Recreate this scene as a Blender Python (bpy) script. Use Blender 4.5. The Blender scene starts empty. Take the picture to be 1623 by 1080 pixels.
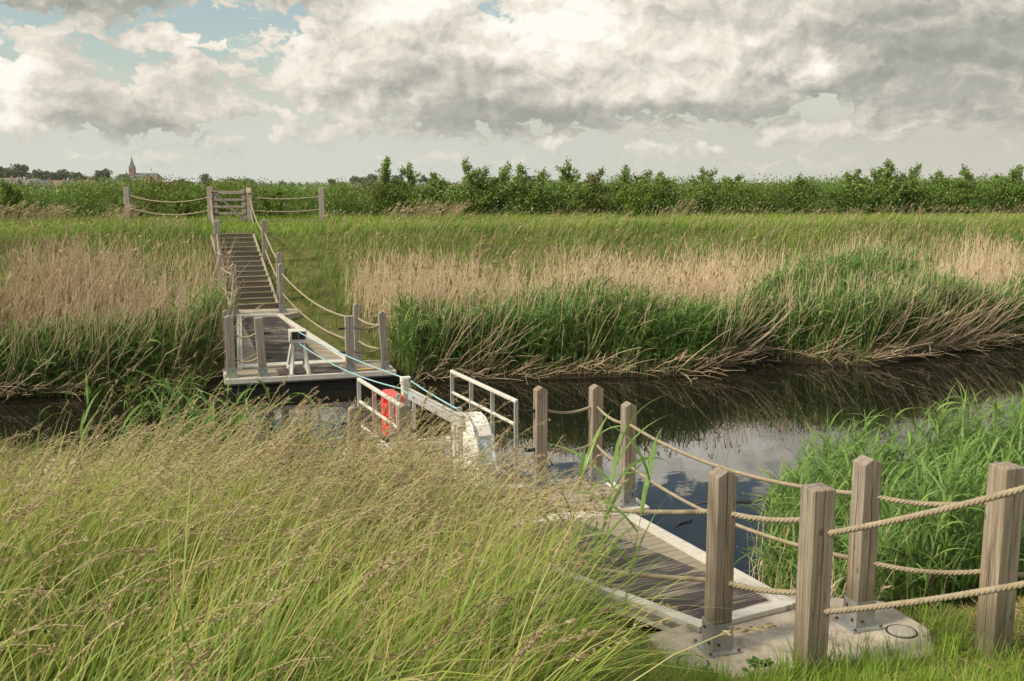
import bpy, bmesh, math, random
import numpy as np
from mathutils import Vector, Matrix
R = math.radians
C = bpy.context.scene.collection
SC = bpy.context.scene

# ------------------------------------------------------------------ camera
CAM_H = 3.7
cam_d = bpy.data.cameras.new("camera")
cam_d.sensor_width = 36.0
cam_d.lens = 35.0
cam_d.clip_start = 0.05
cam_d.clip_end = 12000
cam = bpy.data.objects.new("camera", cam_d)
C.objects.link(cam)
cam.location = (0, 0, CAM_H)
cam.rotation_euler = (R(90 - 8.93), 0, 0)
SC.camera = cam
SC.view_settings.view_transform = 'Standard'
SC.view_settings.look = 'None'
SC.view_settings.exposure = 0.3
SC.view_settings.gamma = 1.0
SC.cycles.use_denoising = True
SC.cycles.denoiser = 'OPENIMAGEDENOISE'
SC.cycles.denoising_input_passes = 'RGB_ALBEDO_NORMAL'
SC.cycles.denoising_prefilter = 'ACCURATE'
SC.cycles.use_adaptive_sampling = True
SC.cycles.adaptive_threshold = 0.02
SC.cycles.max_bounces = 4
SC.cycles.diffuse_bounces = 3
SC.cycles.glossy_bounces = 3
SC.cycles.transparent_max_bounces = 8
SC.cycles.caustics_reflective = False
SC.cycles.caustics_refractive = False

# ------------------------------------------------------------------ sun and sky
SUN_TO = Vector((-0.72, -0.36, 0.60)).normalized()
SUN_EL = math.asin(SUN_TO.z)
SUN_AZ = math.atan2(SUN_TO.x, SUN_TO.y)
sun_d = bpy.data.lights.new("sun", 'SUN')
sun_d.energy = 4.2
sun_d.angle = R(9)
sun_d.color = (1.0, 0.90, 0.74)
sun = bpy.data.objects.new("sun", sun_d)
C.objects.link(sun)
sun.rotation_euler = (-SUN_TO).to_track_quat('-Z', 'Y').to_euler()
sun.location = (0, 0, 40)

world = bpy.data.worlds.new("World")
SC.world = world
world.use_nodes = True


class NT:
    """small node-tree writer"""
    def __init__(s, tree):
        s.t = tree; s.n = tree.nodes; s.l = tree.links
    def new(s, typ, **kw):
        n = s.n.new(typ)
        for k, v in kw.items():
            setattr(n, k, v)
        return n
    def put(s, sock, v):
        if hasattr(v, 'is_output'):
            s.l.new(v, sock)
        elif v is not None:
            sock.default_value = v
    def math(s, op, a, b=None, c=None, clamp=False):
        n = s.new('ShaderNodeMath', operation=op); n.use_clamp = clamp
        s.put(n.inputs[0], a)
        if b is not None: s.put(n.inputs[1], b)
        if c is not None: s.put(n.inputs[2], c)
        return n.outputs[0]
    def vec(s, op, a, b=None, out=0):
        n = s.new('ShaderNodeVectorMath', operation=op)
        s.put(n.inputs[0], a)
        if b is not None:
            s.put(n.inputs['Scale'] if op == 'SCALE' else n.inputs[1], b)
        return n.outputs['Value'] if op in ('LENGTH', 'DOT_PRODUCT', 'DISTANCE') else n.outputs[0]
    def noise(s, v, scale=1.0, detail=4.0, rough=0.55, out=0, dist=0.0):
        n = s.new('ShaderNodeTexNoise')
        if v is not None: s.put(n.inputs['Vector'], v)
        n.inputs['Scale'].default_value = scale
        n.inputs['Detail'].default_value = detail
        n.inputs['Roughness'].default_value = rough
        n.inputs['Distortion'].default_value = dist
        return n.outputs[out]
    def noise2(s, v, scale=1.0, detail=4.0, rough=0.55, out=0):
        r = s.noise(v, scale, detail, rough, out)
        r.node.noise_dimensions = '2D'
        return r
    def ramp(s, f, pts, interp='LINEAR'):
        n = s.new('ShaderNodeValToRGB')
        s.put(n.inputs[0], f)
        e = n.color_ramp.elements
        n.color_ramp.interpolation = interp
        while len(e) < len(pts): e.new(0.5)
        for q, (p, c) in zip(e, pts):
            q.position = p
            q.color = (c[0], c[1], c[2], 1) if not isinstance(c, (int, float)) else (c, c, c, 1)
        return n.outputs[0]
    def mix(s, f, a, b, blend='MIX'):
        n = s.new('ShaderNodeMix', data_type='RGBA', blend_type=blend)
        s.put(n.inputs[0], f)
        s.put(n.inputs[6], a if hasattr(a, 'is_output') else (a[0], a[1], a[2], 1))
        s.put(n.inputs[7], b if hasattr(b, 'is_output') else (b[0], b[1], b[2], 1))
        return n.outputs[2]
    def mapr(s, v, a, b, c=0.0, d=1.0, smooth=False):
        n = s.new('ShaderNodeMapRange', interpolation_type='SMOOTHSTEP' if smooth else 'LINEAR')
        s.put(n.inputs[0], v)
        for i, q in enumerate((a, b, c, d)): n.inputs[i + 1].default_value = q
        return n.outputs[0]
    def comb(s, x, y, z):
        n = s.new('ShaderNodeCombineXYZ')
        for i, q in enumerate((x, y, z)): s.put(n.inputs[i], q)
        return n.outputs[0]
    def sep(s, v):
        n = s.new('ShaderNodeSeparateXYZ'); s.put(n.inputs[0], v)
        return n.outputs


def build_sky():
    # clouds are laid out by compass bearing (degrees right of north) and elevation (degrees)
    # (bearing, elevation, half width, half height, base squash, strength)
    blobs = [
        (-25.2, 4.2, 4.6, 3.4, 2.0, 1.7), (-20.6, 3.7, 6.0, 2.4, 1.8, 1.5), (-17.2, 5.6, 3.6, 1.5, 1.4, 1.0), (-16.0, 4.0, 3.0, 1.4, 1.4, .8),
        (-23.5, 10.6, 7.0, 2.8, 1.1, 2.1), (-13.5, 11.4, 6.5, 2.4, 1.15, 1.9), (-18.5, 7.3, 3.4, 1.0, 1.3, 1.0),
        (-27.5, 6.6, 3.0, .8, 1.2, .8), (-22.6, 7.6, 2.6, .45, 1.2, .55),
        (-6.0, 9.2, 5.2, 4.6, 1.5, 1.7), (-9.0, 5.9, 6.0, 3.4, 1.4, 1.6), (-1.0, 5.2, 10.0, 4.2, 1.7, 1.8), (5.5, 8.4, 7.5, 5.0, 1.6, 1.7),
        (12.5, 7.0, 8.0, 4.6, 1.5, 1.7), (9.5, 5.2, 8.5, 2.6, 1.4, 1.5), (17.5, 6.0, 4.2, 2.4, 1.5, 1.8), (24.0, 8.5, 10.0, 6.5, 1.35, 2.0), (26, 4.6, 10.0, 3.6, 1.7, 1.6),
        (2.2, 2.5, 2.0, .62, 1.5, 1.0), (8.0, 1.75, 1.9, .42, 1.3, .9), (10.6, 1.95, 1.2, .32, 1.3, .9), (15.7, 2.6, 2.2, 1.0, 1.2, 1.0),
        (-17, 2.2, 2.6, .45, 1.3, .7), (-10.5, 3.0, 4.4, 1.1, 1.3, .9), (-6.0, 1.2, 5, .4, 1.2, .5), (21.0, 2.9, 9.0, .55, 1.0, 1.0), (-3.0, 2.6, 6.0, .5, 1.0, .8), (6.0, 3.1, 5.0, .5, 1.0, .8), (-19.0, 1.5, 5.0, .35, 1.0, .6), (14.0, 1.3, 6.0, .3, 1.0, .6),
        (7.0, 14.3, 15.0, 2.8, 1.2, 1.5), (-20.0, 16.5, 13.0, 3.2, 1.3, 1.3), (22.0, 15.5, 8.0, 3.5, 1.3, 1.3),
        (2.0, 27.5, 16.0, 3.5, 1.2, 1.0), (32, 24, 12, 4.5, 1.2, 1.2),
    ]
    # sunlit heads and shaded bases of those clouds: (bearing, elevation, half width, half height, gain)
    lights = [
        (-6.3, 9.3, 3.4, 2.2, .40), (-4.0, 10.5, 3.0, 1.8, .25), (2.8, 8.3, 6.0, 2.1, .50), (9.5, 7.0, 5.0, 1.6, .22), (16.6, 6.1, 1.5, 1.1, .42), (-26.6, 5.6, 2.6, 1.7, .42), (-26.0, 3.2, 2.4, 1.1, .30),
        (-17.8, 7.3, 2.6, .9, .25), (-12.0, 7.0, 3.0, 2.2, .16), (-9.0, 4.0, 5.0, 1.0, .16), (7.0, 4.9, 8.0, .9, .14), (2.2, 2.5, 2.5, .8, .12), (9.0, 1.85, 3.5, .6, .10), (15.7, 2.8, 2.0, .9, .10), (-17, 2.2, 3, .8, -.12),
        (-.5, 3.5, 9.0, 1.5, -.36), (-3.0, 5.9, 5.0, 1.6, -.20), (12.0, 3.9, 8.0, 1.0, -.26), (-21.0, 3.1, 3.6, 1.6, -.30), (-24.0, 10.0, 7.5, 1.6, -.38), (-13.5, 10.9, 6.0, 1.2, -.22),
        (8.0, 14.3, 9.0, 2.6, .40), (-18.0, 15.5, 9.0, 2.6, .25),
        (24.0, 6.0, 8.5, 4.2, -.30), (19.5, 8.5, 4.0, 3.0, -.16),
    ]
    g = bpy.data.node_groups.new("cloud_density", 'ShaderNodeTree')
    g.interface.new_socket("V", in_out='INPUT', socket_type='NodeSocketVector')
    g.interface.new_socket("D", in_out='OUTPUT', socket_type='NodeSocketFloat')
    g.interface.new_socket("S", in_out='OUTPUT', socket_type='NodeSocketFloat')
    n = NT(g)
    gi = n.new('NodeGroupInput'); go = n.new('NodeGroupOutput')
    V = gi.outputs[0]
    w1 = n.noise2(n.vec('MULTIPLY', V, (.30, .42, 1)), 1.0, 3.0, .55, out=1)
    w2 = n.noise2(n.vec('MULTIPLY', V, (1.1, 1.5, 1)), 1.0, 3.0, .6, out=1)
    W = n.vec('ADD', V, n.vec('MULTIPLY', n.vec('SUBTRACT', w1, (.5, .5, .5)), (4.2, 2.4, 0)))
    W = n.vec('ADD', W, n.vec('MULTIPLY', n.vec('SUBTRACT', w2, (.5, .5, .5)), (1.3, .95, 0)))
    acc = None
    for (x, e, rx, re, k, st) in blobs:
        q = n.vec('MULTIPLY', n.vec('SUBTRACT', W, (x, e, 0)), (1 / rx, 1 / re, 0))
        q = n.vec('MAXIMUM', q, n.vec('MULTIPLY', q, (1, -k, 1)))
        ln = n.vec('LENGTH', q)
        v = n.math('MULTIPLY_ADD', ln, -st, st)
        acc = v if acc is None else n.math('SMOOTH_MAX', acc, v, .18)
    # away from the framed part of the sky: broken cloud everywhere
    E = n.sep(V)[1]; X = n.sep(V)[0]
    far = n.noise2(n.vec('MULTIPLY', V, (.045, .10, 1)), 1.0, 3.0, .5)
    far = n.math('MULTIPLY_ADD', far, 3.2, -1.45)
    side = n.math('MAXIMUM', n.mapr(n.math('ABSOLUTE', X), 32, 44), n.mapr(E, 24, 34))
    acc = n.math('ADD', n.math('MULTIPLY', acc, n.math('SUBTRACT', 1.0, side)), n.math('MULTIPLY', far, side))
    # cauliflower detail
    f1 = n.noise2(n.vec('MULTIPLY', V, (.30, .46, 1)), 1.0, 9.0, .53)
    vo = n.new('ShaderNodeTexVoronoi', feature='SMOOTH_F1', voronoi_dimensions='2D'); vo.inputs['Scale'].default_value = 1.0
    vo.inputs['Smoothness'].default_value = .7
    vo.inputs['Detail'].default_value = 2.0
    vo.inputs['Roughness'].default_value = .5
    n.put(vo.inputs['Vector'], n.vec('MULTIPLY', W, (.62, .92, 1)))
    d = n.math('ADD', acc, n.math('MULTIPLY', n.math('SUBTRACT', f1, .46), 1.10))
    d = n.math('ADD', d, n.math('MULTIPLY', n.math('SUBTRACT', .55, vo.outputs['Distance']), 1.05))
    n.put(go.inputs[0], d)
    f2 = n.noise2(n.vec('MULTIPLY', V, (.30, .46, 1)), 1.0, 4.0, .45)
    sm = n.math('ADD', acc, n.math('MULTIPLY', f2, 1.1))
    sm = n.math('SUBTRACT', sm, n.math('MULTIPLY', vo.outputs['Distance'], 1.0))
    n.put(go.inputs[1], sm)

    t = world.node_tree
    t.nodes.clear()
    n = NT(t)
    co = n.new('ShaderNodeTexCoord').outputs['Generated']
    nv = n.vec('NORMALIZE', co)
    x, y, z = n.sep(nv)
    az = n.math('MULTIPLY', n.math('ARCTAN2', x, y), 57.29578)
    el = n.math('MULTIPLY', n.math('ARCSINE', z), 57.29578)
    V = n.comb(az, el, 0.0)
    def dens(v):
        k = n.new('ShaderNodeGroup'); k.node_tree = g
        n.put(k.inputs[0], v)
        return k.outputs
    d0, m0 = dens(V)[:2]
    m1 = dens(n.vec('ADD', V, (-.60, .60, 0)))[1]
    cover = n.mapr(d0, -.12, .20, smooth=True)
    lit = n.math('MULTIPLY_ADD', n.math('SUBTRACT', m0, m1), .27, .53)
    wl = n.noise2(n.vec('MULTIPLY', V, (.42, .6, 1)), 1.0, 4.0, .55, out=1)
    VW = n.vec('ADD', V, n.vec('MULTIPLY', n.vec('SUBTRACT', wl, (.5, .5, .5)), (3.6, 2.4, 0)))
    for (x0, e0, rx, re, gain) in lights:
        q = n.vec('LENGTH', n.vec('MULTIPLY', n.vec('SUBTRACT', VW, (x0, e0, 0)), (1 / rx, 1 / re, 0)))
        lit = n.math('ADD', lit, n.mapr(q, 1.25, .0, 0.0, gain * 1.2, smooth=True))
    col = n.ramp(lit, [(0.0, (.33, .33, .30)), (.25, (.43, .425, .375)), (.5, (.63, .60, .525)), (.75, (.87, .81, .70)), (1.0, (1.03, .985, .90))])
    sky = n.new('ShaderNodeTexSky', sky_type='NISHITA')
    sky.sun_disc = False
    sky.sun_elevation = SUN_EL
    sky.sun_rotation = SUN_AZ
    sky.air_density = 1.2; sky.dust_density = 1.2; sky.ozone_density = 1.4
    STR = 0.10
    GAIN = 0.82          # clouds are set for exposure 0
    blue = n.vec('MULTIPLY', n.vec('SCALE', sky.outputs[0], SKY_MUL), (1.12, 1.06, .93))
    hcol = n.mix(n.mapr(az, -12, 25), (.625, .65, .585), (.575, .565, .495))
    hcol = n.vec('SCALE', hcol, 1.0 / STR)
    clear = n.mix(n.mapr(el, 7.5, 2.0, smooth=True), blue, hcol)
    colx = n.vec('SCALE', n.vec('SCALE', col, n.mapr(el, 10.8, 15.0, 1.0, 1.95)), 1.0 / STR)  # clouds above the view are brightened to lift water reflections and ambient light
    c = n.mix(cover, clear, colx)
    veil = n.noise2(n.vec('MULTIPLY', V, (.10, .7, 1)), 1.0, 4.0, .55)
    c = n.mix(n.math('MULTIPLY', n.mapr(veil, .45, .7), n.mapr(el, 6.0, 1.5, 0.0, .30)), c, n.vec('SCALE', hcol, .86))
    c = n.mix(n.mapr(el, 3.6, .2, 0.0, .80, smooth=True), c, hcol)
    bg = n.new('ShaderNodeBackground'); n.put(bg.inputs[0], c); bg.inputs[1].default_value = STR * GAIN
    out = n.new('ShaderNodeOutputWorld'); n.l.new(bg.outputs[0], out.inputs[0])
    world.cycles.sampling_method = 'NONE'


SKY_MUL = 1.25
build_sky()

# ------------------------------------------------------------------ scene axes
AX = np.array((0.955, 0.297)); AX /= np.linalg.norm(AX)     # along the bank
CX = np.array((-AX[1], AX[0]))                              # across the canal
RZ = math.atan2(AX[1], AX[0])
rng = np.random.default_rng(7)
random.seed(7)


# ------------------------------------------------------------------ helpers
def tag(o, label=None, cat=None, group=None, kind=None):
    if label: o['label'] = label
    if cat: o['category'] = cat
    if group: o['group'] = group
    if kind: o['kind'] = kind
    return o


def thing(name, label, cat, loc=(0, 0, 0), rz=0.0, group=None):
    o = bpy.data.objects.new(name, None)
    o.empty_display_size = .2
    C.objects.link(o)
    o.location = loc
    o.rotation_euler = (0, 0, rz)
    return tag(o, label, cat, group)


class MB:
    def __init__(s): s.v = []; s.f = []; s.m = []; s.sm = []
    def add(s, vs, fs, mat=0, smooth=False):
        b = len(s.v)
        s.v.extend([tuple(map(float, q)) for q in vs])
        for f in fs:
            s.f.append(tuple(b + i for i in f)); s.m.append(mat); s.sm.append(smooth)
        return s
    def box(s, c, size, rot=None, mat=0):
        hx, hy, hz = size[0] / 2, size[1] / 2, size[2] / 2
        vs = [Vector((x, y, z)) for x in (-hx, hx) for y in (-hy, hy) for z in (-hz, hz)]
        if rot is not None: vs = [rot @ q for q in vs]
        c = Vector(c)
        return s.add([q + c for q in vs], [(0, 1, 3, 2), (4, 6, 7, 5), (0, 4, 5, 1), (2, 3, 7, 6), (0, 2, 6, 4), (1, 5, 7, 3)], mat)
    def bar(s, p, q, w, h, mat=0, up=(0, 0, 1)):
        p, q = Vector(p), Vector(q)
        d = (q - p); L = d.length; d.normalize()
        sd = d.cross(Vector(up))
        if sd.length < 1e-4: sd = d.cross(Vector((0, 1, 0)))
        sd.normalize(); u = sd.cross(d)
        rot = Matrix((sd, d, u)).transposed()
        return s.box((p + q) / 2, (w, L, h), rot, mat)
    def tube(s, pts, r, n=8, mat=0, caps=True):
        pts = [Vector(p) for p in pts]; K = len(pts)
        rs = r if hasattr(r, '__len__') else [r] * K
        vs = []; ref = None
        for i, p in enumerate(pts):
            d = (pts[min(i + 1, K - 1)] - pts[max(i - 1, 0)]).normalized()
            if ref is None:
                ref = d.cross(Vector((0, 0, 1)))
                if ref.length < 1e-3: ref = d.cross(Vector((1, 0, 0)))
            ref = (ref - d * ref.dot(d)).normalized(); u = d.cross(ref)
            for j in range(n):
                a = 2 * math.pi * j / n
                vs.append(p + (ref * math.cos(a) + u * math.sin(a)) * rs[i])
        fs = [(i * n + j, i * n + (j + 1) % n, (i + 1) * n + (j + 1) % n, (i + 1) * n + j) for i in range(K - 1) for j in range(n)]
        s.add(vs, fs, mat, True)
        if caps:
            s.add([vs[j] for j in range(n)], [tuple(range(n - 1, -1, -1))], mat)
            s.add([vs[(K - 1) * n + j] for j in range(n)], [tuple(range(n))], mat)
        return s
    def prism(s, poly, z0, z1, mat=0):
        n = len(poly)
        vs = [(x, y, z0) for x, y in poly] + [(x, y, z1) for x, y in poly]
        fs = [tuple(range(n - 1, -1, -1)), tuple(range(n, 2 * n))] + [(i, (i + 1) % n, n + (i + 1) % n, n + i) for i in range(n)]
        return s.add(vs, fs, mat)
    def slab(s, quad, th, mat=0):
        """quad of four 3-D points (counter-clockwise from above), thickened downwards"""
        vs = [Vector(q) for q in quad] + [Vector(q) - Vector((0, 0, th)) for q in quad]
        return s.add(vs, [(0, 1, 2, 3), (7, 6, 5, 4), (0, 4, 5, 1), (1, 5, 6, 2), (2, 6, 7, 3), (3, 7, 4, 0)], mat)
    def build(s, name, mats, parent=None, bevel=0.0, seg=2):
        me = bpy.data.meshes.new(name)
        me.from_pydata(s.v, [], s.f)
        if not isinstance(mats, (list, tuple)): mats = [mats]
        for m in mats: me.materials.append(m)
        me.polygons.foreach_set('material_index', s.m)
        me.polygons.foreach_set('use_smooth', s.sm)
        bm = bmesh.new(); bm.from_mesh(me)
        bmesh.ops.recalc_face_normals(bm, faces=bm.faces)
        bm.to_mesh(me); bm.free()
        o = bpy.data.objects.new(name, me)
        C.objects.link(o)
        if parent: o.parent = parent
        if bevel > 0:
            b = o.modifiers.new('bevel', 'BEVEL'); b.width = bevel; b.segments = seg; b.limit_method = 'ANGLE'; b.angle_limit = R(40)
            b.harden_normals = False
        return o


def fast_mesh(name, V, F, mats, attrs=None, matidx=None, smooth=False, parent=None):
    """V (n,3) array; F (m,k) array of equal-sized faces"""
    me = bpy.data.meshes.new(name)
    V = np.asarray(V, np.float32); F = np.asarray(F, np.int32)
    nv, (nf, k) = len(V), F.shape
    me.vertices.add(nv); me.vertices.foreach_set('co', V.ravel())
    me.loops.add(nf * k); me.loops.foreach_set('vertex_index', F.ravel())
    me.polygons.add(nf); me.polygons.foreach_set('loop_start', np.arange(0, nf * k, k, dtype=np.int32))
    for m in (mats if isinstance(mats, (list, tuple)) else [mats]): me.materials.append(m)
    if matidx is not None: me.polygons.foreach_set('material_index', np.asarray(matidx, np.int32))
    me.polygons.foreach_set('use_smooth', np.full(nf, smooth))
    for an, av in (attrs or {}).items():
        a = me.attributes.new(an, 'FLOAT', 'POINT')
        a.data.foreach_set('value', np.asarray(av, np.float32))
    me.update(calc_edges=True)
    o = bpy.data.objects.new(name, me)
    C.objects.link(o)
    if parent: o.parent = parent
    return o


class Veg:
    """collects leaf ribbons, stalks and small leaves for one mesh; 'tint' is a per-plant random, 'along' runs root to tip"""
    def __init__(s): s.V = []; s.F = []; s.T = []; s.A = []; s.M = []; s.n = 0
    def _push(s, V, F, T, A, mat):
        s.V.append(V.reshape(-1, 3)); s.F.append(F + s.n); s.T.append(T.ravel()); s.A.append(A.ravel())
        s.M.append(np.full(len(F), mat)); s.n += V.reshape(-1, 3).shape[0]
    def ribbons(s, P, W, side, tint, mat=0, a0=0.0, a1=1.0):
        """P (N,K,3) centre lines, W (N,K) widths, side (N,3)"""
        N, K, _ = P.shape
        off = side[:, None, :] * (W[..., None] / 2)
        V = np.stack([P - off, P + off], 2)                      # N,K,2,3
        base = (np.arange(N)[:, None] * K + np.arange(K - 1)[None]) * 2
        F = np.stack([base, base + 1, base + 3, base + 2], -1).reshape(-1, 4)
        T = np.repeat(tint[:, None], K * 2, 1)
        A = np.broadcast_to(np.linspace(a0, a1, K)[None, :, None], (N, K, 2))
        s._push(V, F, T, np.ascontiguousarray(A), mat)
    def stalks(s, P, W, tint, mat=0, a0=0.0, a1=1.0, sides=3):
        N, K, _ = P.shape
        d = np.gradient(P, axis=1); d /= np.linalg.norm(d, axis=2, keepdims=True) + 1e-9
        u = np.cross(d, np.array((.31, .95, .02))); u /= np.linalg.norm(u, axis=2, keepdims=True) + 1e-9
        w = np.cross(d, u)
        ang = np.arange(sides) * 2 * np.pi / sides
        V = P[:, :, None] + (u[:, :, None] * np.cos(ang)[None, None, :, None] + w[:, :, None] * np.sin(ang)[None, None, :, None]) * (W[:, :, None, None] / 2)
        i = (np.arange(N)[:, None, None] * K + np.arange(K - 1)[None, :, None]) * sides
        j = np.arange(sides)[None, None]; j2 = (j + 1) % sides
        F = np.stack([i + j, i + j2, i + sides + j2, i + sides + j], -1).reshape(-1, 4)
        T = np.repeat(tint[:, None], K * sides, 1)
        A = np.broadcast_to(np.linspace(a0, a1, K)[None, :, None], (N, K, sides))
        s._push(V, F, T, np.ascontiguousarray(A), mat)
    def leaves(s, Pc, D, S, tint, along, mat=0):
        """diamond leaves: centre Pc, half length vector D, half width vector S"""
        V = np.stack([Pc - D, Pc + S, Pc + D, Pc - S], 1)
        N = len(Pc)
        F = np.arange(N * 4).reshape(N, 4)
        s._push(V, F, np.repeat(tint[:, None], 4, 1), np.repeat(along[:, None], 4, 1), mat)
    def build(s, name, mats, parent=None, smooth=False):
        return fast_mesh(name, np.concatenate(s.V), np.concatenate(s.F), mats,
                         {'tint': np.concatenate(s.T), 'along': np.concatenate(s.A)}, np.concatenate(s.M), smooth, parent)


def curve(root, az, ph0, ph1, L, K, power=1.0):
    """centre lines leaving root at angle ph0 from the vertical and bending by ph1, heading az"""
    N = len(root)
    t = (np.linspace(0, 1, K - 1) + 0.0) ** power
    ph = ph0[:, None] + ph1[:, None] * t[None]
    st = (L / (K - 1))[:, None]
    h = np.cumsum(np.sin(ph) * st, 1); z = np.cumsum(np.cos(ph) * st, 1)
    P = np.zeros((N, K, 3)); P[:] = root[:, None]
    P[:, 1:, 0] += h * np.cos(az)[:, None]; P[:, 1:, 1] += h * np.sin(az)[:, None]; P[:, 1:, 2] += z
    return P


def unit(v): return v / (np.linalg.norm(v, axis=-1, keepdims=True) + 1e-9)


def rand_dir(n): return unit(rng.normal(size=(n, 3)))


def vnoise(x, y, seed=0):
    """smooth value noise, numpy"""
    xi = np.floor(x).astype(int); yi = np.floor(y).astype(int)
    fx = x - xi; fy = y - yi
    fx = fx * fx * (3 - 2 * fx); fy = fy * fy * (3 - 2 * fy)
    def h(a, b):
        k = (a * 374761393 + b * 668265263 + seed * 974634777) & 0xffffffff
        k = ((k ^ (k >> 13)) * 1274126177) & 0xffffffff
        return ((k ^ (k >> 16)) & 0xffff) / 65535.0
    return (h(xi, yi) * (1 - fx) + h(xi + 1, yi) * fx) * (1 - fy) + (h(xi, yi + 1) * (1 - fx) + h(xi + 1, yi + 1) * fx) * fy


# ------------------------------------------------------------------ materials
def new_mat(name):
    m = bpy.data.materials.new(name); m.use_nodes = True
    m.node_tree.nodes.clear()
    n = NT(m.node_tree)
    out = n.new('ShaderNodeOutputMaterial')
    return m, n, out


def principled(n, out, col, rough=.6, spec=.3, metal=0.0, normal=None, ior=None):
    p = n.new('ShaderNodeBsdfPrincipled')
    n.put(p.inputs['Base Color'], col if hasattr(col, 'is_output') else (col[0], col[1], col[2], 1))
    n.put(p.inputs['Roughness'], rough)
    n.put(p.inputs['Specular IOR Level'], spec)
    n.put(p.inputs['Metallic'], metal)
    if ior: p.inputs['IOR'].default_value = ior
    if normal is not None: n.l.new(normal, p.inputs['Normal'])
    n.l.new(p.outputs[0], out.inputs[0])
    return p


def bump(n, h, strength=.3, dist=.01):
    b = n.new('ShaderNodeBump'); b.inputs['Strength'].default_value = strength; b.inputs['Distance'].default_value = dist
    n.l.new(h, b.inputs['Height'])
    return b.outputs[0]


def attr(n, name):
    a = n.new('ShaderNodeAttribute'); a.attribute_name = name
    return a.outputs['Fac']


def mat_leaf(name, cols, tip=None, tip_from=.6, trans=.3, rough=.55, spec=.25, root=None, root_to=.25, patch=None, patch_scale=.5):
    """cols: list of colours picked by the plant's own random"""
    m, n, out = new_mat(name)
    t = attr(n, 'tint'); al = attr(n, 'along')
    k = len(cols)
    c = n.ramp(t, [(i / max(1, k - 1), q) for i, q in enumerate(cols)])
    if patch is not None:
        geo = n.new('ShaderNodeNewGeometry').outputs['Position']
        f = n.mapr(n.noise(geo, patch_scale, 2.0, .5), .42, .62)
        c = n.mix(f, c, patch)
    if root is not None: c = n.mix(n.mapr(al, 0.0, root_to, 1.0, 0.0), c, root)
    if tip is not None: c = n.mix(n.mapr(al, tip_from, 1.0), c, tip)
    p = principled(n, out, c, rough, spec)
    tr = n.new('ShaderNodeBsdfTranslucent'); n.put(tr.inputs[0], c)
    mx = n.new('ShaderNodeMixShader'); mx.inputs[0].default_value = trans
    n.l.new(p.outputs[0], mx.inputs[1]); n.l.new(tr.outputs[0], mx.inputs[2])
    n.l.new(mx.outputs[0], out.inputs[0])
    return m


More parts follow.
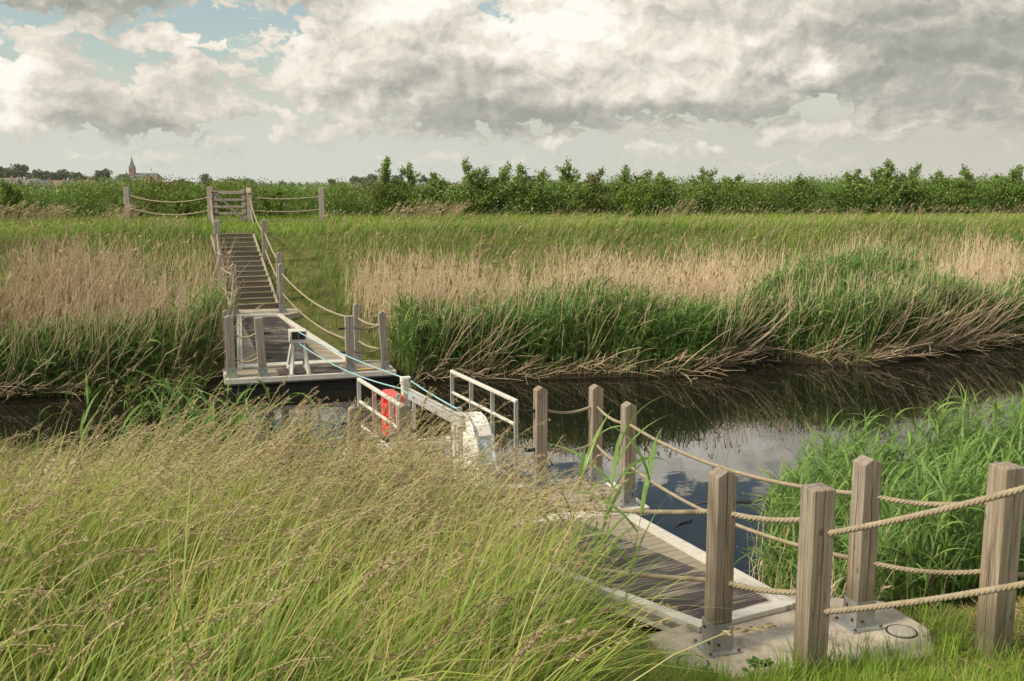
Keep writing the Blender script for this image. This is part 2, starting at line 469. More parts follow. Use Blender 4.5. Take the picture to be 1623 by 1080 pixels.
def mat_wood(name, dark, mid, light, kerf=True, grey=.4, axis=2, rough=.8):
    m, n, out = new_mat(name)
    co = n.new('ShaderNodeTexCoord').outputs['Object']
    rnd = n.new('ShaderNodeObjectInfo').outputs['Random']
    off = n.comb(n.math('MULTIPLY', rnd, 13.0), n.math('MULTIPLY', rnd, 7.0), n.math('MULTIPLY', rnd, 31.0))
    v = n.vec('ADD', co, off)
    st = [60, 60, 60]; st[axis] = 2.2
    g = n.noise(n.vec('MULTIPLY', v, tuple(st)), 1.0, 5.0, .65, dist=.4)
    st2 = [11, 11, 11]; st2[axis] = .9
    g2 = n.noise(n.vec('MULTIPLY', v, tuple(st2)), 1.0, 4.0, .6)
    c = n.ramp(g, [(.25, dark), (.5, mid), (.78, light)])
    lum = n.mix(1.0, c, (.92, .92, .92), 'MULTIPLY')
    gy = n.new('ShaderNodeHueSaturation'); gy.inputs['Saturation'].default_value = .35; gy.inputs['Value'].default_value = .95
    n.l.new(lum, gy.inputs['Color'])
    c = n.mix(n.math('MULTIPLY', n.mapr(g2, .35, .65), grey), c, gy.outputs[0])
    c = n.mix(n.math('MULTIPLY', rnd, .25), c, (mid[0] * .62, mid[1] * .64, mid[2] * .66))
    h = g
    if kerf:
        x, y, z = n.sep(co)
        wob = n.math('MULTIPLY', n.math('SUBTRACT', n.noise(n.vec('MULTIPLY', v, (3, 3, 5)), 1.0, 3.0), .5), .022)
        kx = n.math('ABSOLUTE', n.math('ADD', x, wob)); ky = n.math('ABSOLUTE', n.math('ADD', y, wob))
        k = n.math('MINIMUM', kx, ky)
        lin = n.mapr(k, .0015, .0035, 1.0, 0.0)
        lin = n.math('MULTIPLY', lin, n.mapr(n.noise(n.vec('MULTIPLY', v, (4, 4, 1.3)), 1.0, 2.0), .38, .52))
        c = n.mix(lin, c, (.03, .022, .016))
        h = n.math('SUBTRACT', g, lin)
        # fine drying cracks down the faces
        ck = n.noise(n.vec('MULTIPLY', v, (34, 34, .8)), 1.0, 2.0, .5)
        ckl = n.mapr(n.math('ABSOLUTE', n.math('SUBTRACT', ck, .5)), .004, .014, 1.0, 0.0)
        ckl = n.math('MULTIPLY', ckl, n.mapr(n.noise(n.vec('MULTIPLY', v, (6, 6, 1.0)), 1.0, 2.0), .48, .60))
        c = n.mix(n.math('MULTIPLY', ckl, .8), c, (.05, .038, .027))
        # knots
        vo = n.new('ShaderNodeTexVoronoi'); vo.inputs['Scale'].default_value = 1.0
        n.put(vo.inputs['Vector'], n.vec('MULTIPLY', v, (9, 9, 4)))
        kn = n.mapr(vo.outputs['Distance'], .05, .13, 1.0, 0.0)
        c = n.mix(n.math('MULTIPLY', kn, .75), c, (dark[0] * .4, dark[1] * .38, dark[2] * .36))
    if kerf:
        zz = n.sep(co)[2]
        st = n.math('MULTIPLY', n.mapr(n.math('ADD', zz, n.math('MULTIPLY', n.math('SUBTRACT', g2, .5), .5)), .02, .34, 1.0, 0.0), .7)
        c = n.mix(st, c, (.085, .085, .045))
        ed = n.noise(n.vec('MULTIPLY', v, (5, 5, 2.5)), 1.0, 5.0, .7)
        c = n.mix(n.math('MULTIPLY', n.mapr(ed, .54, .70), .30), c, (.13, .115, .085))
    principled(n, out, c, rough, .2, normal=bump(n, h, .55, .006))
    return m


def mat_plain(name, col, rough=.5, spec=.4, metal=0.0, var=.25, scale=6.0, dirt=None, dirt_amt=.5, bmp=.1, fine=80.0):
    m, n, out = new_mat(name)
    co = n.new('ShaderNodeTexCoord').outputs['Object']
    a = n.noise(co, scale, 5.0, .6)
    b = n.noise(co, fine, 3.0, .6)
    lo = tuple(q * (1 - var) for q in col); hi = tuple(min(1, q * (1 + var)) for q in col)
    c = n.ramp(n.math('MULTIPLY_ADD', b, .35, n.math('MULTIPLY', a, .65)), [(.3, lo), (.7, hi)])
    if dirt:
        d = n.noise(n.vec('MULTIPLY', co, (1, 1, .6)), scale * 1.7, 6.0, .7)
        c = n.mix(n.math('MULTIPLY', n.mapr(d, .5, .68), dirt_amt), c, dirt)
    principled(n, out, c, rough, spec, metal, normal=bump(n, b, bmp, .004) if bmp else None)
    return m


def mat_deck(name, base, gap_axis=1, pitch=.14, worn=None, coat=None):
    """planks running across; coat = dark non-slip coat worn through in streaks"""
    m, n, out = new_mat(name)
    co = n.new('ShaderNodeTexCoord').outputs['Object']
    xyz = n.sep(co)
    yy = n.math('DIVIDE', xyz[gap_axis], pitch)
    fr = n.math('FRACT', yy); pid = n.math('FLOOR', yy)
    gap = n.math('MINIMUM', fr, n.math('SUBTRACT', 1.0, fr))
    gl = n.mapr(gap, .015, .045, 1.0, 0.0)
    wn = n.new('ShaderNodeTexWhiteNoise', noise_dimensions='1D'); n.put(wn.inputs['W'], pid)
    sc = [4.0, 4.0, 4.0]; sc[1 - gap_axis] = 2.2; sc[gap_axis] = 55.0
    g = n.noise(n.vec('ADD', n.vec('MULTIPLY', co, tuple(sc)), n.comb(n.math('MULTIPLY', pid, 3.7), n.math('MULTIPLY', pid, 1.3), 0.0)), 1.0, 5.0, .6)
    big = n.noise(co, 2.3, 4.0, .6)
    wood = n.ramp(g, [(.25, tuple(q * .62 for q in base)), (.75, tuple(q * 1.3 for q in base))])
    wood = n.mix(n.math('MULTIPLY', wn.outputs[0], .35), wood, tuple(q * .6 for q in base))
    wood = n.mix(n.math('MULTIPLY', n.mapr(big, .45, .7), .3), wood, (.12, .11, .09))
    if coat:
        f = n.math('ADD', n.math('MULTIPLY', g, .72), n.math('MULTIPLY', big, .5))
        f = n.math('ADD', f, n.math('MULTIPLY', wn.outputs[0], .16))
        f = n.mapr(f, .72, .80)
        cc = n.mix(n.noise(co, 90.0, 2.0), tuple(q * .8 for q in coat), tuple(q * 1.35 for q in coat))
        c = n.mix(f, cc, wood)
    else:
        c = wood
    c = n.mix(gl, c, (.018, .016, .013))
    principled(n, out, c, .85, .15, normal=bump(n, n.math('SUBTRACT', g, gl), .5, .006))
    return m


M = {}
M['post'] = mat_wood('weathered_post_wood', (.115, .086, .057), (.265, .205, .138), (.44, .365, .265), grey=.68)
M['post_far'] = mat_wood('grey_post_wood', (.19, .155, .115), (.30, .255, .195), (.42, .37, .29), grey=.8)
M['gate'] = mat_wood('gate_wood', (.14, .115, .09), (.25, .21, .165), (.35, .30, .245), kerf=False, grey=.7, axis=0)
M['step'] = mat_wood('step_timber', (.10, .08, .055), (.19, .155, .11), (.30, .25, .18), kerf=False, grey=.5, axis=0)
M['tread'] = mat_wood('tread_edge_timber', (.20, .17, .12), (.32, .275, .20), (.44, .39, .29), kerf=False, grey=.4, axis=0)
M['shoe'] = mat_plain('galvanised_steel', (.34, .35, .34), .5, .5, .55, .22, 9.0, dirt=(.20, .19, .17), dirt_amt=.5)
M['rust'] = mat_plain('rusty_bolt', (.10, .05, .03), .8, .2, .2)
M['rope'] = mat_plain('hemp_rope', (.285, .24, .165), .85, .15, 0, .3, 14.0, dirt=(.30, .25, .13), dirt_amt=.5, bmp=.3, fine=260.0)
M['blue_rope'] = mat_plain('pale_blue_rope', (.27, .45, .47), .6, .3, 0, .15, 20.0, dirt=(.45, .52, .49), dirt_amt=.5)
M['black'] = mat_plain('black_rubber', (.015, .015, .016), .55, .35, 0, .3, 8.0)
M['alu'] = mat_plain('painted_aluminium', (.56, .535, .47), .5, .4, .1, .13, 5.0, dirt=(.30, .27, .21), dirt_amt=.55, bmp=.05)
M['alu_bare'] = mat_plain('bare_aluminium', (.56, .56, .53), .42, .5, .45, .15, 6.0, dirt=(.30, .28, .23), dirt_amt=.45, bmp=.05)
M['white'] = mat_plain('white_lacquer', (.66, .645, .59), .45, .4, 0, .08, 5.0, dirt=(.42, .39, .32), dirt_amt=.2, bmp=.03)
M['concrete'] = mat_plain('concrete', (.42, .37, .295), .9, .15, 0, .32, 5.0, dirt=(.17, .14, .095), dirt_amt=.85, bmp=.5, fine=120.0)
M['cover'] = mat_plain('cast_cover', (.36, .33, .28), .85, .2, 0, .25, 12.0, dirt=(.16, .14, .11), bmp=.4)
M['hull'] = mat_plain('black_hull', (.016, .016, .017), .4, .4, 0, .4, 3.0, dirt=(.07, .055, .035), dirt_amt=.5)
M['red'] = mat_plain('red_plastic', (.62, .045, .035), .42, .45, 0, .12, 5.0, dirt=(.55, .14, .11), dirt_amt=.4, bmp=.03)
M['red_dark'] = mat_plain('dark_red_plastic', (.33, .012, .012), .6, .3, 0, .15, 9.0)
M['deck'] = mat_deck('deck_planks', (.33, .285, .215))
M['coat'] = mat_deck('worn_nonslip_planks', (.31, .265, .20), coat=(.058, .051, .049))
M['yellow'] = mat_plain('worn_yellow_paint', (.62, .36, .10), .7, .3, 0, .3, 20.0)
M['sandstone'] = mat_plain('plaque_wood', (.50, .40, .22), .7, .3, 0, .15, 20.0)

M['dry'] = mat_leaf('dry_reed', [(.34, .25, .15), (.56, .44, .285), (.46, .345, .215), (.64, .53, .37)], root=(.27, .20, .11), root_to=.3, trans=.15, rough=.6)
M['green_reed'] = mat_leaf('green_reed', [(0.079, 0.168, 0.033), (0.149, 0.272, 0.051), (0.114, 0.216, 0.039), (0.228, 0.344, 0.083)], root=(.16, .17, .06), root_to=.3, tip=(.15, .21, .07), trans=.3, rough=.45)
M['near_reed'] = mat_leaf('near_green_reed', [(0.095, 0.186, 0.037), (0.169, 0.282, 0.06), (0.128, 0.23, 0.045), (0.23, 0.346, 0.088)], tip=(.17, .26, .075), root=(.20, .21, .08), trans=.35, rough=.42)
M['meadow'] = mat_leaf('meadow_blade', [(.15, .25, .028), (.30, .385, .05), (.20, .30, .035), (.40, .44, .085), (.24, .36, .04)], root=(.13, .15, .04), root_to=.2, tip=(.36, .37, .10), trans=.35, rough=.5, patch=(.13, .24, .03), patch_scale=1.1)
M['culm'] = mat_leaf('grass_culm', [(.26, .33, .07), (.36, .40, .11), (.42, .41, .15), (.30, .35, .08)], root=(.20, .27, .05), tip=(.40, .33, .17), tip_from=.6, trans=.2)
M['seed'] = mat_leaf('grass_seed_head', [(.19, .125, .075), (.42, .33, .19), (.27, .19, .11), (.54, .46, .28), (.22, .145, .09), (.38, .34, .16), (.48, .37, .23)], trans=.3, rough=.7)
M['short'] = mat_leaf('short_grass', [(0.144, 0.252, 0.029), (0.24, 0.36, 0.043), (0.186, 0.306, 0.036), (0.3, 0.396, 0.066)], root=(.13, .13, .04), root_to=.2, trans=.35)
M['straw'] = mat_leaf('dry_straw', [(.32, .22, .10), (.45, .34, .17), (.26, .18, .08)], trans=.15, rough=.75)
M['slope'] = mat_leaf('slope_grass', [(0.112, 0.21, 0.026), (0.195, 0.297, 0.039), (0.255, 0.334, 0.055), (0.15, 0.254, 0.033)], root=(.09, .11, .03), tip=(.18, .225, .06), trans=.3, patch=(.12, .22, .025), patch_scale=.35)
M['crest'] = mat_leaf('crest_grass', [(0.174, 0.266, 0.033), (0.246, 0.343, 0.046), (0.304, 0.378, 0.072)], trans=.3, patch=(.17, .26, .03), patch_scale=.6)
M['plume'] = mat_leaf('plume', [(.30, .22, .12), (.40, .31, .18), (.26, .19, .11)], trans=.25)
M['soil'] = mat_plain('grassy_soil', (.15, .15, .07), .95, .1, 0, .4, 7.0, dirt=(.13, .19, .04), dirt_amt=.8, bmp=.6, fine=60.0)
M['alder'] = mat_leaf('alder_leaf', [(.085, .155, .028), (.15, .235, .04), (.205, .295, .058), (.11, .19, .034), (.26, .345, .085)], trans=.35, rough=.42, spec=.35)
M['alder_olive'] = mat_leaf('alder_leaf_olive', [(.06, .085, .018), (.11, .14, .026), (.15, .15, .036), (.22, .165, .04)], trans=.3, rough=.45)
M['alder_bright'] = mat_leaf('alder_leaf_bright', [(.09, .16, .02), (.15, .23, .03), (.12, .19, .025), (.21, .29, .05)], trans=.35, rough=.45)
M['far_leaf'] = mat_leaf('broadleaf', [(.065, .09, .042), (.10, .13, .058), (.13, .16, .075)], trans=.2, rough=.6)
M['poplar'] = mat_leaf('poplar_leaf', [(.085, .088, .07), (.11, .11, .085)], trans=.1, rough=.6)
M['bark'] = mat_plain('bark', (.09, .07, .05), .9, .1, 0, .3, 10.0)
M['herb'] = mat_leaf('herb_leaf', [(.05, .12, .02), (.09, .17, .03)], trans=.3)
M['petal'] = mat_leaf('yellow_petal', [(.75, .48, .02), (.8, .6, .05)], trans=.2)
M['brick'] = mat_plain('red_brick', (.23, .115, .08), .85, .15, 0, .2, .4, fine=4.0, bmp=0)
M['brick_tan'] = mat_plain('tan_brick', (.36, .27, .19), .85, .15, 0, .15, .4, fine=4.0, bmp=0)
M['slate'] = mat_plain('slate', (.085, .09, .085), .7, .3, 0, .2, .5, fine=3.0, bmp=0)
M['copper'] = mat_plain('green_copper', (.075, .10, .085), .7, .3, 0, .2, .5, fine=3.0, bmp=0)
M['tile_red'] = mat_plain('red_tile', (.19, .115, .085), .8, .2, 0, .25, .5, fine=3.0, bmp=0)
M['tile_grey'] = mat_plain('grey_tile', (.16, .15, .135), .8, .2, 0, .25, .5, fine=3.0, bmp=0)
M['render'] = mat_plain('pale_render', (.45, .42, .38), .85, .2, 0, .1, .5, fine=3.0, bmp=0)
M['glass'] = mat_plain('dark_glass', (.03, .035, .04), .1, .6, 0, .1, 1.0, bmp=0)


def mat_ground():
    m, n, out = new_mat('ground_soil_and_grass')
    pos = n.new('ShaderNodeNewGeometry').outputs['Position']
    a = n.noise(pos, 1.4, 5.0, .6); b = n.noise(pos, 14.0, 4.0, .65); big = n.noise(pos, .02, 3.0, .5)
    g = n.ramp(n.math('MULTIPLY_ADD', b, .5, n.math('MULTIPLY', a, .5)),
               [(.3, (.055, .05, .02)), (.46, (.085, .10, .025)), (.55, (.13, .12, .05)), (.68, (.10, .135, .03))])
    far = n.ramp(big, [(.35, (.10, .15, .03)), (.6, (.15, .19, .05))])
    y = n.sep(pos)[1]
    c = n.mix(n.mapr(y, 45, 80), g, far)
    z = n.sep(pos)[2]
    c = n.mix(n.mapr(z, .12, .28, 1.0, 0.0), c, (.035, .027, .017))  # low bank: dark mud, with the undercut's shade painted into the colour
    principled(n, out, c, .95, .1, normal=bump(n, b, .6, .03))
    return m


def mat_water():
    m, n, out = new_mat('canal_water')
    pos = n.new('ShaderNodeNewGeometry').outputs['Position']
    a = n.noise(n.vec('MULTIPLY', pos, (1.0, 1.0, 1)), 1.3, 3.0, .5)
    b = n.noise(n.vec('MULTIPLY', pos, (1.0, 1.0, 1)), 7.0, 2.0, .5)
    h = n.math('MULTIPLY_ADD', b, .10, a)
    principled(n, out, (.010, .0095, .006), .012, .5, ior=1.333, normal=bump(n, h, .10, .02))
    return m


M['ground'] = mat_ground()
M['water'] = mat_water()

# ------------------------------------------------------------------ terrain
YW_X = [-400, -12, -6, -3, -1, .4, 1.2, 1.8, 3, 5, 9, 14, 30, 400]
YW_Y = [9.3, 9.2, 9.1, 8.8, 8.1, 7.35, 7.0, 6.95, 7.3, 7.9, 9.1, 10.6, 15, 15]
NS = [-400, -30, -12, -7.4, -5, -3.5, -2.2, -1.6, -.9, -.35, 0, .5, 1.4, 3.0]
NZ = [2.0, 2.1, 2.1, 2.02, 1.66, 1.32, .99, .845, .79, .5, .04, -.3, -.75, -1.0]
FS = [7.5, 10.4, 11.6, 12.3, 14.0, 15.9, 17.15, 21.5, 22.6, 29.5, 33, 44, 70, 6000]
FZ = [-1.0, -.6, -.02, .22, .5, .74, .83, 2.32, 2.40, 2.40, 2.25, 1.7, .4, .3]


def s_far(x, y): return CX[0] * (x - 1.6) + CX[1] * (y - 7.1)


def s_bank(x, y):
    """distance across the canal measured from the ragged far waterline"""
    sf = s_far(x, y)
    off = np.interp(x, [-12, -9, -5.6, -2, .5, 3.5, 5.2, 7.3, 9.6, 12, 20], [.5, .8, .8, .3, -.15, -.8, .25, -.85, 0, .5, .2])
    return sf - off * np.clip((15.8 - sf) / 2.6, 0, 1)


def zg(x, y):
    x = np.asarray(x, float); y = np.asarray(y, float)
    sn = (y - np.interp(x, YW_X, YW_Y)) * .97
    zn = np.interp(sn, NS, NZ)
    xc = np.clip(x, -60, 60)
    zf = np.interp(s_bank(xc, y) + .3 * (vnoise(x * .5, y * .5, 3) - .5), FS, FZ)
    z = np.maximum(zn, zf)
    return z + .05 * (vnoise(x * 1.3, y * 1.3, 1) - .5) + .02 * (vnoise(x * 5, y * 5, 2) - .5)


def zg1(x, y): return float(zg(np.array([x]), np.array([y]))[0])


def build_ground():
    xs = np.unique(np.concatenate([np.linspace(-14, 22, 181), np.linspace(-60, 60, 81), [-4000, -2500, -1500, -800, -400, -200, -120, -80, 80, 120, 200, 400, 800, 1500, 2500, 4000]]))
    ys = np.unique(np.concatenate([np.linspace(-6, 40, 231), np.linspace(40, 80, 41), [-400, -200, -100, -50, -30, -20, -12, 100, 130, 180, 260, 400, 700, 1200, 2000, 3500, 6000]]))
    X, Y = np.meshgrid(xs, ys)
    Z = zg(X.ravel(), Y.ravel())
    nx, ny = len(xs), len(ys)
    i = np.arange(ny - 1)[:, None] * nx + np.arange(nx - 1)[None]
    F = np.stack([i, i + 1, i + nx + 1, i + nx], -1).reshape(-1, 4)
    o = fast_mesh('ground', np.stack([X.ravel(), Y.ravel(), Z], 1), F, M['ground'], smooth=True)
    tag(o, kind='structure')
    def p(l, q): return (1.6 + AX[0] * l + CX[0] * q, 7.1 + AX[1] * l + CX[1] * q, 0.0)
    w = MB().add([p(-80, -9), p(80, -4.5), p(80, 13.2), p(-80, 13.2)], [(0, 1, 2, 3)]).build('water', M['water'])
    tag(w, kind='structure')


build_ground()


# ------------------------------------------------------------------ posts
def post_poly(mb, w, h, z0, top):
    a = w / 2
    if top == 'gable':
        r = .038
        vs = [(-a, -a, z0), (a, -a, z0), (a, a, z0), (-a, a, z0), (-a, -a, h - r), (a, -a, h - r), (a, a, h - r), (-a, a, h - r), (0, -a, h), (0, a, h)]
        fs = [(3, 2, 1, 0), (0, 1, 5, 8, 4), (1, 2, 6, 5), (2, 3, 7, 9, 6), (3, 0, 4, 7), (4, 8, 9, 7), (8, 5, 6, 9)]
    else:
        r = .014
        vs = [(-a, -a, z0), (a, -a, z0), (a, a, z0), (-a, a, z0), (-a, -a, h - r), (a, -a, h - r), (a, a, h - r), (-a, a, h - r), (.01, 0, h)]
        fs = [(3, 2, 1, 0), (0, 1, 5, 4), (1, 2, 6, 5), (2, 3, 7, 6), (3, 0, 4, 7), (4, 5, 8), (5, 6, 8), (6, 7, 8), (7, 4, 8)]
    mb.add(vs, fs)


POSTS = {}


def post(key, label, x, y, z, h=1.1, w=.128, top='gable', shoe=True, rz=RZ, lean=(0, 0), mat='post', group=None):
    t = thing('wooden_post', label, 'post', (x, y, z), rz, group)
    t.rotation_euler = (lean[0], lean[1], rz)
    mb = MB(); post_poly(mb, w, h, .012 if shoe else -.35, top)
    mb.build('shaft', M[mat], t, bevel=.006)
    if shoe:
        s = MB(); q = w / 2 + .0035
        for sx, sy, lx, ly in ((0, -q, w + .014, .007), (0, q, w + .014, .007), (-q, 0, .007, w), (q, 0, .007, w)):
            s.box((sx, sy, .012 + .085), (lx, ly, .17))
        s.box((0, 0, .006), (w + .10, w + .10, .012))
        for sx, sy in ((1, 0), (-1, 0), (0, 1), (0, -1)):
            for zz, oo in ((.055, -.03), (.135, .03)):
                c = Vector((sx * (q + .006) + (oo if sx == 0 else 0), sy * (q + .006) + (oo if sy == 0 else 0), zz))
                s.tube([c - Vector((sx, sy, 0)) * .004, c + Vector((sx, sy, 0)) * .005], .011, 6, 1)
        for sx in (-1, 1):
            for sy in (-1, 1):
                s.tube([(sx * (w / 2 + .033), sy * (w / 2 + .033), .012), (sx * (w / 2 + .033), sy * (w / 2 + .033), .022)], .010, 6, 1)
        s.build('post_shoe', [M['shoe'], M['rust']], t)
    POSTS[key] = (np.array((x, y, z)), h, w, lean, rz)
    return t


def at_post(key, hz):
    p, h, w, lean, rz = POSTS[key]
    m = Matrix.Translation(Vector(p)) @ Matrix.Rotation(rz, 4, 'Z') @ Matrix.Rotation(lean[1], 4, 'Y') @ Matrix.Rotation(lean[0], 4, 'X')
    return np.array(m @ Vector((0, 0, hz)))


NEARP = 'posts of the near landing'
FARP = 'posts of the far landing'
STAIRP = 'posts beside the far steps'
# near landing
post('A', 'gabled post with steel shoe at the left front corner of the near concrete slab', 1.27, 5.80, .862, 1.15, group=NEARP)
post('B', 'steel-shod gabled post on the near slab, right of the thick buried post', 2.26, 6.13, .862, 1.13, group=NEARP)
post('C', 'thickest flat-topped post sunk in the grass, nearest the camera in front of the concrete slab', 1.735, 5.44, .92, 1.10, .14, 'flat', False, group=NEARP)
post('D', 'flat-topped buried post standing alone in the grass right of the slab, reeds behind it', 2.95, 5.74, .98, 1.08, .148, 'flat', False, group=NEARP)
post('E', 'buried post further up the near dike that takes the rising thick ropes', 2.96, 4.10, 1.28, 1.52, .148, 'flat', False, group=NEARP)
post('F', 'buried post right of the lone flat-topped one, beside the reed bed', 5.06, 6.31, .86, 1.2, .148, 'flat', False, group=NEARP)
# near pontoon
NP0 = np.array((1.44, 10.0)); NZD = .36
def npt(l, q): return NP0 - AX * (3.05 - l) + CX * q        # l from the left end, q from the shore side
P = npt(2.86, .16); post('P1', 'gabled post on the outer right corner of the near pontoon', P[0], P[1], NZD, 1.11, group=NEARP)
P = npt(2.86, 1.06); post('P2', 'waterside right corner post of the near pontoon, behind tall reed leaves', P[0], P[1], NZD, 1.12, group=NEARP)
P = npt(2.20, 1.06); post('P3', 'pale-topped post at the right side of the near ferry berth, beside the ferry railing', P[0], P[1], NZD, 1.14, group=NEARP)
P = npt(.64, 1.06); post('P4', 'dark weathered post just right of the red lifebuoy case', P[0], P[1], NZD, 1.05, lean=(.01, .03), group=NEARP)
P = npt(.10, 1.06); post('P5', 'leaning post at the waterside left corner of the near pontoon, half sunk in seeding grass', P[0], P[1], NZD, 1.06, lean=(0, .05), group=NEARP)
P = npt(.16, .16); post('P6', 'post on the shore side left corner of the near pontoon, hidden deep in tall grass', P[0], P[1], NZD, .95, group=NEARP)
# far pontoon
FP0 = np.array((-2.13, 18.04)); FZD = .30
def fpt(l, q): return FP0 - AX * (3.05 - l) + CX * q         # l from its left end, q from the water side
g = FARP
P = fpt(2.87, .14); post('Q1', 'leaning rounded post at the right front corner of the far pontoon', P[0], P[1], FZD, 1.10, lean=(0, -.045), mat='post_far', group=g)
P = fpt(2.50, 1.05); post('Q2', 'tallest-looking post at the right rear of the far pontoon, behind the two others', P[0] , P[1], FZD, 1.16, mat='post_far', group=g)
P = fpt(2.22, .14); post('Q3', 'flat-cut post right of the ferry berth on the far pontoon', P[0], P[1], FZD, 1.05, .15, 'flat', mat='post_far', group=g)
P = fpt(.67, .14); post('Q4', 'slightly leaning flat-cut post left of the ferry berth on the far pontoon', P[0], P[1], FZD, 1.08, .145, 'flat', lean=(0, -.045), mat='post_far', group=g)
P = fpt(-.02 + .15, .30); post('Q5', 'upright post at the left front corner of the far pontoon', P[0], P[1], FZD, 1.11, .15, mat='post_far', group=g)
P = fpt(.10, 1.05); post('Q6', 'post at the left rear corner of the far pontoon, almost hidden behind the front one', P[0], P[1], FZD, 1.12, mat='post_far', group=g)
# far slab and steps
g = STAIRP
SLZ = .87
post('S1', 'steel-shod post on the left of the far concrete landing', -6.12, 21.85, SLZ, 1.10, mat='post_far', group=g)
post('S2', 'steel-shod post on the right of the far concrete landing', -5.12, 22.05, SLZ, 1.10, mat='post_far', group=g)
post('T1', 'lower post left of the timber steps, sunk in the slope behind the landing', -6.72, 22.95, .92, 1.20, .14, 'flat', False, mat='post_far', group=g)
post('T2', 'lower post right of the timber steps, its top just over the landing post', -5.46, 23.35, .99, 1.14, .14, 'gable', False, mat='post_far', group=g)
post('T3', 'middle post left of the timber steps on the grassy slope', -7.42, 25.15, 1.60, 1.20, .145, 'flat', False, mat='post_far', group=g)
post('T4', 'middle post right of the timber steps on the grassy slope', -6.26, 25.30, 1.62, 1.20, .14, 'flat', False, mat='post_far', group=g)
GY = 34.6
post('G1', 'gate post the gate hangs on, left of the gate at the top of the dike', -10.38, GY, 2.33, 1.30, .19, 'gable', False, rz=.05, mat='post_far', group=g)
post('G2', 'gate post on the right of the gate, carrying the little yellowish plaque', -9.02, GY, 2.30, 1.32, .18, 'flat', False, rz=.05, mat='post_far', group=g)
post('G3', 'end post of the rope fence on the dike, far left of the gate', -13.62, GY + 1.0, 2.36, 1.25, .19, 'flat', False, rz=.05, mat='post_far', group=g)
post('G4', 'end post of the rope fence on the dike, right of the gate', -6.55, GY, 2.36, 1.22, .18, 'flat', False, rz=.05, mat='post_far', group=g)


# ------------------------------------------------------------------ ropes
def rope(label, pa, pb, sag, group, r=.0165, near=True, ends=None, mat='rope', name='rope'):
    pa, pb = Vector(pa), Vector(pb)
    L = (pb - pa).length
    K = max(24, int(L / .013)) if near else max(14, int(L / .12))
    cen = []
    for i in range(K + 1):
        t = i / K
        p = pa.lerp(pb, t); p.z -= sag * 4 * t * (1 - t)
        cen.append(p)
    mb = MB()
    if near:
        for s3 in range(3):
            pts = []
            dist = 0
            for i, p in enumerate(cen):
                d = (cen[min(i + 1, K)] - cen[max(i - 1, 0)]).normalized()
                u = d.cross(Vector((0, 0, 1))).normalized(); w = u.cross(d)
                a = 2 * math.pi * (dist / .085 + s3 / 3)
                pts.append(p + (u * math.cos(a) + w * math.sin(a)) * r * .52)
                dist += L / K
            mb.tube(pts, r * .56, 6, 0, True)
    else:
        mb.tube(cen, r, 7, 0, True)
    o = mb.build(name, M[mat])
    tag(o, label, 'rope', group)
    if ends:
        for e in ends:
            e = Vector(e)
            d = (e - Vector(pb if (Vector(pb) - e).length < (Vector(pa) - e).length else pa))
            if d.length < 1e-5: d = Vector((-.1, .02, 0))
            MB().tube([e, e + d.normalized() * .11 + Vector((0, 0, -.03))], .024, 8).build('rope_end', M['black'], o)
    return o


def span(a, b, ha, hb, sag, label, group, near=True, r=.0165, black=None):
    pa, pb = at_post(a, ha), at_post(b, hb)
    d = unit(pb - pa)
    wa, wb = POSTS[a][2] * .42, POSTS[b][2] * .42
    qa, qb = pa + d * wa, pb - d * wb
    o = rope(label, qa, qb, sag, group, r, near)
    if black:
        mb = MB()
        k, sgn = black
        pk = pa if k == a else pb
        dd = -d if k == a else d
        p0 = pk + dd * POSTS[k][2] * .5
        mb.tube([p0, p0 + dd * .05 + np.array((0, 0, -.01)), p0 + dd * .12 + np.array((0, 0, sgn * .05))], .021, 8)
        mb.build('rope_end', M['black'], o)
    return o


UP, LO = .87, .43
NR = 'ropes of the near landing'
FR_ = 'ropes of the far landing'
for h, word in ((UP, 'upper'), (LO, 'lower')):
    span('B', 'P1', h, h, .13, f'{word} handrail rope from the rear slab post to the near pontoon', NR)
    span('A', 'C', h + .0, h + .02, .02, f'{word} short rope between the steel-shod front post and the thick buried post', NR, r=.0175)
    span('A', 'P6', h, h, .20, f'{word} rope running left from the steel-shod front post into the tall grass', NR)
    span('B', 'D', h, h - .03, .035, f'{word} rope from the right slab post to the lone buried post on the right', NR)
    span('P1', 'P2', h, h, .045, f'{word} rope across the right end of the near pontoon', NR)
    span('P2', 'P3', h, h, .05, f'{word} waterside rope between two right posts of the near pontoon', NR, black=('P3', .02))
    span('P5', 'P4', h - .12, h - .12, .06, f'{word} dark rope across the leaning and the weathered post left of the ferry', NR, black=('P4', .0))
for word, h, z1 in (('upper', .83, 2.02), ('lower', .36, 1.58)):
    rope(f'{word} thick rope rising from the nearest buried post out of frame', at_post('C', h) + np.array((.06, -.05, 0)), (2.91, 4.18, z1 + .59 if word == 'upper' else z1 + .52), .035, NR, .0185)
    rope(f'{word} rope from the lone right-hand buried post leaving the frame', at_post('D', h + .02) + np.array((.085, 0, 0)), (5.0, 6.3, z1 - .05), .10, NR)
